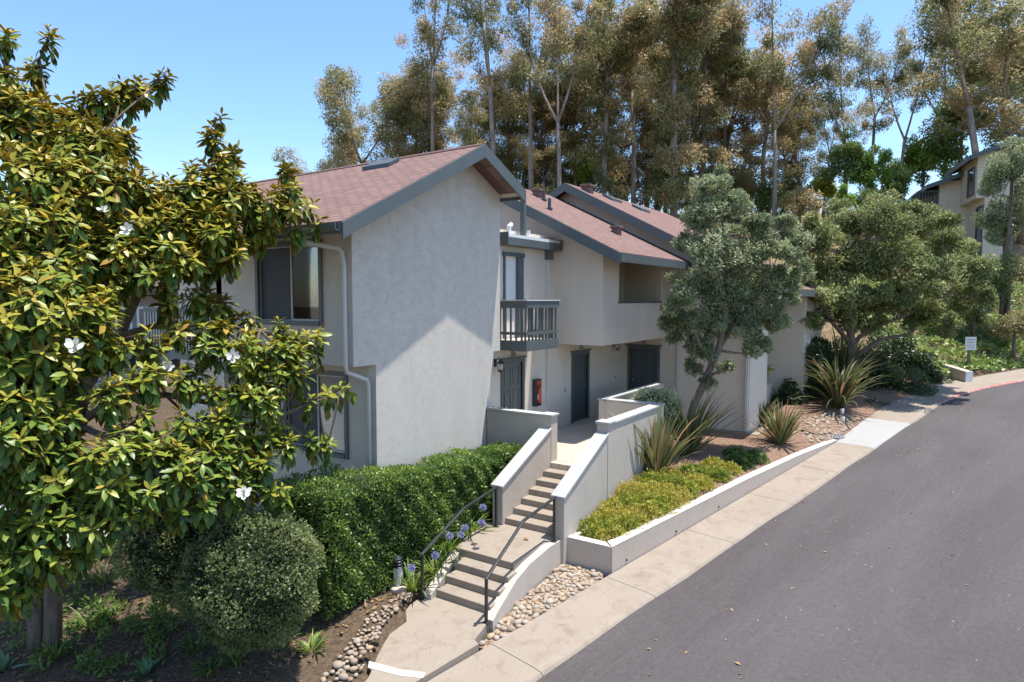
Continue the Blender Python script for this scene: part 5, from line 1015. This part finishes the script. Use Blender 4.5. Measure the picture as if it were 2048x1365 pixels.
hill_tree('shrub', 'low dark groundcover shrub below the dark flax', 1750, 815, 24.6, 34, 14, 'dark_shrub', 4000, .06, .03, .7, 140, cat='shrub')
hill_tree('shrub', 'dark glossy shrub under the round tree limbs', 1745, 745, 26.8, 52, 46, 'dark_shrub', 9000, .11, .055, .55, 141, cat='shrub')
hill_tree('shrub', 'dark glossy shrub nearest the curved low wall', 1835, 735, 28.6, 46, 42, 'dark_shrub', 8000, .10, .05, .65, 142, cat='shrub')
hill_tree('shrub', 'low dark shrub between the sunlit flax and the rear unit', 1580, 790, 24.2, 34, 36, 'dark_shrub', 6000, .08, .04, .6, 143, cat='shrub')
# ivy on the bank
g = np.random.default_rng(14); n = 26000; V = []
s_ = 22.5+22*g.random(n); e_ = .35+9.5*g.random(n)**1.1; tt = np.array(ti(s_))+e_; px_, py_ = xy(s_, tt); keep = ~((s_ < 27) & (e_ > 1.6+0*s_) & (s_ < 24.6)); px_, py_ = px_[keep], py_[keep]; n = len(px_)
zz = ground_z(px_, py_); bmp = .16*np.sin(px_*1.7)*np.cos(py_*2.1)+.1*np.sin(px_*4.3+py_*3.7); P = np.stack([px_, py_, zz+.10+bmp+.16*g.random(n)], 1)
lv = Leaves(); l = .13+.09*g.random(n); lv.quads(P, unit(g.normal(size=(n, 3))*.8+[-.4, 0, .2]), unit(g.normal(size=(n, 3))*.5+[-.5, -.1, .9]), l, l*.7, np.clip(.45+1.4*bmp+.17*g.normal(size=n), 0, 1)); meta(lv.build('ivy_groundcover', M['ivy']), kind='stuff')
# ---- far building on the hill
def far_building():
    c0 = at(1951, 430, 40.); zb = gz(c0[0], c0[1])-.6; a = math.radians(12.); A_ = np.array([math.cos(a), math.sin(a), 0]); Bv = np.array([-math.sin(a), math.cos(a), 0])
    def P(u_, v_, z): return np.array([c0[0], c0[1], 0])+A_*u_+Bv*v_+np.array([0, 0, z])
    fb = thing('hillside_building', 'cream stucco building high on the hill, half hidden by trees at the right edge', 'building', (c0[0], c0[1], zb))
    def blk(u0, u1, v0, v1, z0, z1, name, mat, par=fb): return MB().hexa([P(u0, v0, z0), P(u1, v0, z0), P(u1, v1, z0), P(u0, v1, z0)], [P(u0, v0, z1), P(u1, v0, z1), P(u1, v1, z1), P(u0, v1, z1)]).build(name, M[mat], par)
    z1 = at(1951, 397, 40.)[2]; z2 = at(1951, 318, 40.)[2]; zw0, zw1 = at(1951, 385, 40.)[2], at(1951, 333, 40.)[2]
    blk(0, 7, -1.9, -.45, zb, z1, 'wall', 'stucco_tan'); blk(0, 3.9, -1.9, 0, z1+.003, z2+.35, 'wall', 'stucco_tan'); blk(3.903, 11, -1.9, 1.2, zb, z2-.7, 'wall', 'stucco_tan')
    # roofs: long eaves running away from the road
    def rslab(u0, u1, v0, v1, z0, z1_, th=.2):
        m = MB(); m.slab([P(u0, v1, z0), P(u0, v0, z1_), P(u1, v0, z1_), P(u1, v1, z0)], th); o = m.build('roof', M['shingle'], fb)
        MB().hexa([P(u0, v1+.003, z0-.28), P(u1, v1+.003, z0-.28), P(u1, v1+.06, z0-.28), P(u0, v1+.06, z0-.28)], [P(u0, v1+.003, z0), P(u1, v1+.003, z0), P(u1, v1+.06, z0), P(u0, v1+.06, z0)]).build('fascia', M['trim'], o)
        MB().hexa([P(u0-.06, v1, z0-.28), P(u0-.003, v1, z0-.28), P(u0-.003, v0, z1_-.28), P(u0-.06, v0, z1_-.28)], [P(u0-.06, v1, z0), P(u0-.003, v1, z0), P(u0-.003, v0, z1_), P(u0-.06, v0, z1_)]).build('fascia', M['trim'], o)
    rslab(-.6, 6, -2.1, .5, z2+.1, z2+1.1); rslab(3.2, 13, -2.1, 2.0, z2-.95, z2+.5)
    def win(u0, u1, v, q0, q1):
        m = MB(); w = .09
        for (x0, x1, y0, y1) in ((u0-w, u0, q0-w, q1+w), (u1, u1+w, q0-w, q1+w), (u0, u1, q1, q1+w), (u0, u1, q0-w, q0)): m.hexa([P(x0, v+.002, y0), P(x1, v+.002, y0), P(x1, v+.07, y0), P(x0, v+.07, y0)], [P(x0, v+.002, y1), P(x1, v+.002, y1), P(x1, v+.07, y1), P(x0, v+.07, y1)])
        o = m.build('window', M['trim'], fb); MB().hexa([P(u0, v+.003, q0), P(u1, v+.003, q0), P(u1, v+.02, q0), P(u0, v+.02, q0)], [P(u0, v+.003, q1), P(u1, v+.003, q1), P(u1, v+.02, q1), P(u0, v+.02, q1)]).build('pane', M['glass'], o)
    win(.55, 1.9, 0, zw0, zw1); win(.3, 1.5, -.45, zb+1.0, z1-.5)
    zb0, zb1 = z1+.15, z1+1.2
    b = blk(4.0, 6.4, 1.203, 2.4, zb0-.3, zb0, 'balcony', 'trim_dark'); m = MB()
    m.hexa([P(3.98, 1.2, zb1-.14), P(6.4, 1.2, zb1-.14), P(6.4, 2.45, zb1-.14), P(3.98, 2.45, zb1-.14)], [P(3.98, 1.2, zb1), P(6.4, 1.2, zb1), P(6.4, 2.45, zb1), P(3.98, 2.45, zb1)]); m.build('rail', M['trim_dark'], b)
    for k in range(7): v = 1.27+.17*k; MB().hexa([P(4.0, v, zb0), P(4.06, v, zb0), P(4.06, v+.07, zb0), P(4.0, v+.07, zb0)], [P(4.0, v, zb1-.15), P(4.06, v, zb1-.15), P(4.06, v+.07, zb1-.15), P(4.0, v+.07, zb1-.15)]).build('baluster', M['trim_dark'], b)
    for k in range(10): x = 4.1+.24*k; MB().hexa([P(x, 2.36, zb0), P(x+.08, 2.36, zb0), P(x+.08, 2.42, zb0), P(x, 2.42, zb0)], [P(x, 2.36, zb1-.15), P(x+.08, 2.36, zb1-.15), P(x+.08, 2.42, zb1-.15), P(x, 2.42, zb1-.15)]).build('baluster', M['trim_dark'], b)
far_building()
# ---- neighbouring house glimpsed through the magnolia
c = at(170, 760, 27.); nb = thing('neighbouring_house', 'pale house with white railing glimpsed through the magnolia branches', 'house', (c[0], c[1], gz(c[0], c[1])))
X0, Y0 = c[0], c[1]; zb = gz(X0, Y0)-.4
MB().box(X0-5, X0+9, Y0+1, Y0+8, zb, 4.6).build('wall', M['cream'], nb); MB().box(X0-5, X0+9, Y0-.6, Y0+.999, 2.2, 2.45).build('balcony', M['white'], nb)
o = MB().prism([(Y0-1.2, 4.3), (Y0+4.5, 6.1), (Y0+9, 4.3), (Y0+9, 4.1), (Y0+4.5, 5.9), (Y0-1.2, 4.1)], 'x', X0-6, X0+10).build('roof', M['shingle'], nb)
r = MB().box(X0-5, X0+9, Y0-.6, Y0-.52, 3.3, 3.4).build('railing', M['white'], nb)
for k in range(46): MB().box(X0-5+.3*k, X0-4.92+.3*k, Y0-.59, Y0-.54, 2.45, 3.3).build('baluster', M['white'], r)
for k in range(3): w = MB().box(X0-3+4*k, X0-1.2+4*k, Y0+.97, Y0+.998, .6, 2.0).build('window', M['trim'], nb); MB().box(X0-2.9+4*k, X0-1.3+4*k, Y0+.95, Y0+.969, .7, 1.9).build('pane', M['glass'], w)
V = []; gx = np.linspace(-3, 7.3, 14); gy = np.linspace(13.6, Y0+.9, 14)
for x in gx:
    for y in gy: V.append((x, y, gz(x, y)+.05))
mb = MB(); mb.add(V, [(i*14+j, (i+1)*14+j, (i+1)*14+j+1, i*14+j+1) for i in range(13) for j in range(13)]); meta(mb.build('patio', M['concrete_new'], smooth=True), kind='structure')
# ---- far low wall with steps, path and sign
lw = thing('low_wall', 'curved low beige wall ending in a white face beside the far path', 'wall', (33.9, -.45, .1)); m = MB(); Q = [(33.85, -.62), (34.6, -.1), (35.6, .55), (36.6, 1.0), (38.0, 1.35)]; V = []
for i, (x, y) in enumerate(Q):
    z = [.62, .72, .84, .93, 1.0][i]; V += [(x, y, z), (x+.17, y-.25, z), (x+.17, y-.25, -.6), (x, y, -.6)]
n = len(Q); m.add(V, [(i*4+j, i*4+(j+1) % 4, (i+1)*4+(j+1) % 4, (i+1)*4+j) for i in range(n-1) for j in range(4)]+[(3, 2, 1, 0), tuple(range((n-1)*4, n*4))]); m.build('wall', M['planter'], lw)
MB().add([(33.845, -.625, .62), (34.02, -.88, .62), (34.02, -.88, -.2), (33.845, -.625, -.2), (33.83, -.632, .62), (34.005, -.887, .62), (34.005, -.887, -.2), (33.83, -.632, -.2)], [(4, 5, 6, 7), (0, 3, 2, 1), (0, 1, 5, 4), (1, 2, 6, 5), (2, 3, 7, 6), (3, 0, 4, 7)]).build('end_face', M['white'], lw)
MB().box(38.0, 38.6, 1.1, 2.1, -.3, 1.35).build('wall_block', M['planter'], lw)
st2 = thing('garden_steps', 'concrete garden steps climbing the bank behind the low wall', 'steps', (38.7, 2.2, .3))
for k in range(6): MB().box(38.65+.4*k, 39.04+.4*k, 1.3, 2.9, -.2, .55+.16*k).build('step', M['concrete'], st2)
V = [xy(19.6, ti(19.6)+.01), xy(23.3, ti(23.3)+.01), (34.3, -.25), (35.7, .6), (36.7, 1.1), (38.6, 1.5), (38.6, 2.9), (35.5, 2.6), (32.5, 2.3)]
mb = MB(); k = len(V); zf = lambda x, y: float(zr(st(x, y)[0]))+.006+.0
mb.add([(x, y, zf(x, y)) for x, y in V]+[(x, y, zf(x, y)-.5) for x, y in V], [tuple(range(k-1, -1, -1)), tuple(range(k, 2*k))]+[(i, k+i, k+(i+1) % k, (i+1) % k) for i in range(k)]); meta(mb.build('garden_path', M['concrete']), kind='structure')
p = np.array([36.3, -.75]); z0 = gz(*p); sg = thing('road_sign', 'small weathered white road sign on a wooden post beside the ivy bank', 'sign', (p[0], p[1], z0))
m = MB(); m.box(p[0]-.06, p[0]+.06, p[1]-.06, p[1]+.06, z0-.3, z0+1.5); m.build('post', M['wood'], sg)
m = MB(); a = np.array([-.80, .60]); 
rt = np.array([.56, -.83]); fw = np.array([-.83, -.56])
def plate(u0, u1, q0, q1, d0, d1, name, mat, par):
    f = lambda u_, d_: p+rt*u_+fw*d_; c4 = [f(u0, d0), f(u1, d0), f(u1, d1), f(u0, d1)]; return MB().hexa([(x, y, q0) for x, y in c4], [(x, y, q1) for x, y in c4]).build(name, M[mat], par)
pl_ = plate(-.25, .25, z0+.95, z0+1.55, .09, .11, 'sign_plate', 'white', sg)
gg = np.random.default_rng(5)
for row, (za, hh, w_) in enumerate(((1.43, .07, .36), (1.30, .07, .30), (1.17, .05, .36), (1.06, .05, .30))):
    u_ = -w_/2
    while u_ < w_/2: ww = .025+.02*gg.random(); plate(u_, u_+ww, z0+za-hh*.5, z0+za+hh*.4, .112, .116, 'lettering', 'grey_metal', pl_); u_ += ww+.022
# ---- bollard light, drain cover, spotlights, potted plant
q = np.array([8.0, 7.82]); z0 = gz(*q); bl = thing('bollard_light', 'short grey bollard path light on a round concrete foot beside the hedge', 'lamp', (q[0], q[1], z0))
MB().lathe((q[0], q[1], z0), [(.15, -.12), (.155, .06), (.12, .085)], 20).build('foot', M['planter'], bl, smooth=False)
MB().box(q[0]-.055, q[0]+.055, q[1]-.055, q[1]+.055, z0+.087, z0+.40).build('post', M['cream'], bl, bevel=.006); MB().box(q[0]+.06, q[0]+.10, q[1]-.03, q[1]+.03, z0+.1, z0+.28).build('junction_box', M['grey_metal'], bl)
m = MB(); 
for k in range(3): m.lathe((q[0], q[1], z0+.41+.05*k), [(.075, 0), (.085, .012), (.05, .035)], 14)
m.lathe((q[0], q[1], z0+.55), [(.05, 0), (.08, .01), (.045, .05), (.01, .06)], 14); m.build('lamp_head', M['black'], bl)
p = np.array([22.4, 2.95]); dz = bedfar_z(*p)-.045; dr = thing('drain_cover', 'round grey drain grate set among the cobbles by the sidewalk', 'drain', (p[0], p[1], dz)); m = MB(); m.lathe((p[0], p[1], dz-.05), [(.36, 0), (.36, .085), (.33, .09)], 28); m.build('frame', M['grey_metal'], dr)
m = MB(); 
for k in range(9): w = .32*math.sqrt(1-((k-4)/4.6)**2); m.box(p[0]-w, p[0]+w, p[1]-.3+.07*k, p[1]-.27+.07*k, dz+.042, dz+.052)
m.build('grate', M['black'], dr)
for x, y, lab in ((24.6, 2.95, 'taller of two white garden spotlights in front of the broad dark flax'), (24.0, 2.85, 'small white garden spotlight left of the taller one')):
    z0 = bedfar_z(x, y); sp = thing('garden_spotlight', lab, 'lamp', (x, y, z0)); hh = .26 if x > 24.3 else .16; MB().tube([(x, y, z0-.05), (x, y, z0+hh-.1)], .02, 8).build('stake', M['grey_metal'], sp); MB().tube([(x, y, z0+hh-.1), (x+.03, y+.02, z0+hh+.03), (x+.035, y+.022, z0+hh+.05)], [.04, .065, .06], 12).build('lamp_head', M['white'], sp)
z0 = .55; pt = thing('potted_plant', 'small terracotta pot with a broad leaved plant on the low wall by the rear unit', 'plant', (24.3, 5.6, z0)); M['terracotta'] = plain('terracotta', (.38, .16, .09), .8, .2)
MB().box(23.1, 26.0, 5.5, 5.7, -.9, z0).build('low_wall', M['stucco_tan'], None).parent = B; bpy.context.view_layer.update()
bpy.data.objects['low_wall.001' if 'low_wall.001' in bpy.data.objects else 'low_wall'].location = -np.array(B.location)
MB().lathe((24.3, 5.6, z0), [(.09, 0), (.13, .2), (.145, .2), (.145, .25), (.11, .25)], 16).build('pot', M['terracotta'], pt); lv = Leaves(); lv.clump((24.3, 5.6, z0+.5), (.3, .3, .28), 40, .26, .14, .6, up=.3); lv.build('leaves', M['bright'], pt)
# ---- cobbles: one mesh per shape, each stone its own object
M['far_pebble'] = plain('far_cobble_stone', (.33, .265, .195), .75, .2, .45, 6.)
def stone_mesh(seed):
    g = np.random.default_rng(seed); m = MB(); m.ball((0, 0, 0), 1., 12, 8); v = np.array(m.v); sc_ = np.array([1., .72+.2*g.random(), .48+.14*g.random()]); ph = g.random(3)*6.28
    v = v*(1+.09*np.sin(v[:, [0]]*2.3+ph[0])+.08*np.sin(v[:, [1]]*2.7+ph[1])+.05*np.sin(v[:, [2]]*3+ph[2]))*sc_; m.v = [tuple(p) for p in v]; o = m.build('cobble', M['pebble'], smooth=True); me = o.data; bpy.data.objects.remove(o); return me
SM = [stone_mesh(i) for i in range(9)]
def inside(x, y, poly):
    c = False; n = len(poly)
    for i in range(n):
        (x0, y0), (x1, y1) = poly[i], poly[(i+1) % n]
        if (y0 > y) != (y1 > y) and x < (x1-x0)*(y-y0)/(y1-y0)+x0: c = not c
    return c
def cobbles(poly, zf, n, r0, r1, label, group, seed, sizef=None):
    g = np.random.default_rng(seed); pts = []; xs = [p[0] for p in poly]; ys = [p[1] for p in poly]; tries = 0
    while len(pts) < n and tries < n*60:
        tries += 1; x = min(xs)+(max(xs)-min(xs))*g.random(); y = min(ys)+(max(ys)-min(ys))*g.random()
        if not inside(x, y, poly): continue
        r = (r0+(r1-r0)*g.random()**2.2)*(sizef(x, y) if sizef else 1)
        if any((x-a)**2+(y-b)**2 < (.74*(r+c))**2 for a, b, c in pts): continue
        pts.append((x, y, r))
    for x, y, r in pts:
        o = bpy.data.objects.new('cobble', SM[g.integers(9)]); COL.objects.link(o); o.location = (x, y, zf(x, y)+r*.22); o.scale = (r*1.12,)*3; o.rotation_euler = (g.normal()*.18, g.normal()*.18, g.random()*6.28); meta(o, label, 'stone', group)
tri = [(10.74, 5.24), (10.74, 6.02), (9.6, 6.02), (9.0, 5.98), (8.5, 5.92), (8.12, 5.84), (7.65, 5.8), xy(-3.2, -.1), xy(-1.5, -.09), xy(-.25, -.09)]
def triz(x, y): return float(zr(st(x, y)[0]))-.02
mb = MB(); k = len(tri); mb.add([(x, y, triz(x, y)) for x, y in tri], [tuple(range(k))]); meta(mb.build('gravel_bed', M['gravel']), kind='structure')
cobbles(tri, triz, 150, .036, .082, 'smooth tan river cobble in the wedge bed between the steps and the sidewalk', 'river cobbles beside the steps', 1, lambda x, y: 1.25 if x < 9 else .9)
lft = [(8.06, 7.46), (7.2, 7.22), (6.62, 6.96), (6.1, 6.66), (5.6, 6.54), (5.2, 6.7), (5.5, 7.05), (6.2, 7.2), (6.9, 7.48), (7.8, 7.66)]
def lz(x, y): return gz(x, y)+.012
mb = MB(); gx = np.linspace(5.1, 8.1, 26)
cobbles(lft, lz, 145, .026, .075, 'smooth pale river cobble edging the left side of the entry path', 'river cobbles along the entry path', 2, lambda x, y: 1.2 if x < 6.2 else .85)
far_p = [xy(10.2, .15), xy(11.4, .02), xy(13.2, .12), xy(14.6, .25), xy(14.2, 1.2), xy(12.5, 1.5), xy(11.0, 1.0)]
def fz(x, y):
    s, t_ = st(x, y); return float(bed_z(x, y)) if s < 11.4 else bedfar_z(x, y)
n_before = set(COL.objects); cobbles(far_p, lambda x, y: fz(x, y)-.015, 150, .045, .11, 'x', None, 3)
mb = MB(); far_st = [o for o in COL.objects if o not in n_before]          # the distant patch reads as one bed of stones
for o in far_st:
    vs = np.empty(len(o.data.vertices)*3, np.float32); o.data.vertices.foreach_get('co', vs); mw = o.rotation_euler.to_matrix(); A3 = np.array(mw)*o.scale[0]; mb.add(vs.reshape(-1, 3)@A3.T+np.array(o.location), [tuple(p_.vertices) for p_ in o.data.polygons]); bpy.data.objects.remove(o)
meta(mb.build('cobble_bed', M['far_pebble'], smooth=True), kind='stuff')
# ---- fallen leaves
def dry_leaf_mesh():
    lv = Leaves(); lv.quads(np.array([[-.5, 0, 0.]]), np.array([[1., 0, .08]]), np.array([[0, .1, 1.]]), 1., .5, np.array([.5]), .3); return lv.mesh('fallen_leaf', M['dry_leaf'])
DLM = []
for v_ in (.25, .5, .75, .95): lv = Leaves(); lv.quads(np.array([[-.5, 0, 0.]]), np.array([[1., 0, .05]]), np.array([[0, .1, 1.]]), 1., .45, np.array([v_]), .25); DLM.append(lv.mesh('fallen_leaf', M['dry_leaf']))
g = np.random.default_rng(21)
def leaf_at(x, y, z, L_, v, label, group=None): o = bpy.data.objects.new('fallen_leaf', DLM[v]); COL.objects.link(o); o.location = (x, y, z); o.scale = (L_,)*3; o.rotation_euler = (g.normal()*.15, g.normal()*.15, g.random()*6.28); meta(o, label, 'leaf', group)
p = onz(1052, 1080, -.905); leaf_at(p[0], p[1], -.90, .16, 0, 'orange brown fallen leaf on the stair landing')
p = onz(926, 1205, -1.42); leaf_at(p[0], p[1], -1.425, .12, 2, 'yellow fallen leaf at the bottom of the steps'); p = onz(878, 1193, -1.42); leaf_at(p[0], p[1], -1.425, .14, 1, 'brown fallen leaf beside the lowest step')
for k in range(170):
    s = -6+30*g.random()**.8; t_ = float(tc(s))-.1-5.5*g.random()**1.6; x, y = xy(s, t_); leaf_at(x, y, float(zr(s))-.03, .045+.05*g.random(), g.integers(4), 'small dry leaf lying on the dark asphalt road', 'dry leaves on the road')
p = onz(1475, 1312, -1.35); leaf_at(p[0], p[1], float(zr(st(p[0], p[1])[0]))-.03, .13, 2, 'large tan leaf alone in the middle of the near road')
g2 = np.random.default_rng(22); lv = Leaves(); n = 1500; x = 2.5+5.5*g2.random(n); y = 7.2+5*g2.random(n); z = ground_z(x, y)+.02
ok = ~((y < 7.5) & (x > 5)); x, y, z = x[ok], y[ok], z[ok]; n = len(x); l = .05+.09*g2.random(n)
lv.quads(np.stack([x, y, z], 1), unit(g2.normal(size=(n, 3))*[1, 1, .25]), unit(g2.normal(size=(n, 3))*.35+[0, 0, 1]), l, l*.45, g2.random(n)*.9, .2); meta(lv.build('leaf_litter', M['dry_leaf']), kind='stuff')
lv = Leaves(); n = 2600; s = .3+22*g2.random(n); t_ = .15+1.9*g2.random(n); x, y = xy(s, t_); z = np.array([fz(a, b) for a, b in zip(x, y)])+.015; l = .03+.06*g2.random(n)
lv.quads(np.stack([x, y, z], 1), unit(g2.normal(size=(n, 3))*[1, 1, .25]), unit(g2.normal(size=(n, 3))*.4+[0, 0, 1]), l, l*.35, .2+.6*g2.random(n), .2); meta(lv.build('bark_chips', M['dry_leaf']), kind='stuff')
# ---------------------------------------------------------------- light, sky, camera
sd = Vector((-.15, .188, -1.)).normalized(); elev = math.asin(-sd.z); az = math.atan2(-sd.y, -sd.x)
L = bpy.data.lights.new('sun', 'SUN'); L.energy = 4.1; L.angle = math.radians(.53); L.color = (1., .955, .89)
so = bpy.data.objects.new('sun', L); COL.objects.link(so); so.rotation_euler = sd.to_track_quat('-Z', 'Y').to_euler()
wd = bpy.data.worlds.new('World'); sc.world = wd; wd.use_nodes = True; nt = wd.node_tree
sk = nt.nodes.new('ShaderNodeTexSky'); sk.sky_type = 'NISHITA'; sk.sun_disc = False; sk.sun_elevation = elev; sk.sun_rotation = math.pi/2-az
sk.air_density = 1.0; sk.dust_density = .7; sk.ozone_density = 2.2; sk.altitude = 60
bg = nt.nodes['Background']; bg.inputs[1].default_value = .15; hsv = nt.nodes.new('ShaderNodeHueSaturation'); hsv.inputs['Saturation'].default_value = 1.15; nt.links.new(sk.outputs[0], hsv.inputs['Color']); nt.links.new(hsv.outputs[0], bg.inputs[0])
cd = bpy.data.cameras.new('camera'); cd.sensor_width = 36; cd.lens = FL/2048*36; cd.clip_end = 3000; cd.clip_start = .1
co = bpy.data.objects.new('camera', cd); COL.objects.link(co); co.location = (0, 0, CH); co.rotation_euler = (math.pi/2-CP, 0, CA-math.pi/2); sc.camera = co
sc.view_settings.view_transform = 'Standard'; sc.view_settings.look = 'None'; sc.view_settings.exposure = .9; sc.view_settings.gamma = 1
sc.cycles.max_bounces = 8; sc.cycles.transparent_max_bounces = 16; sc.cycles.use_denoising = True
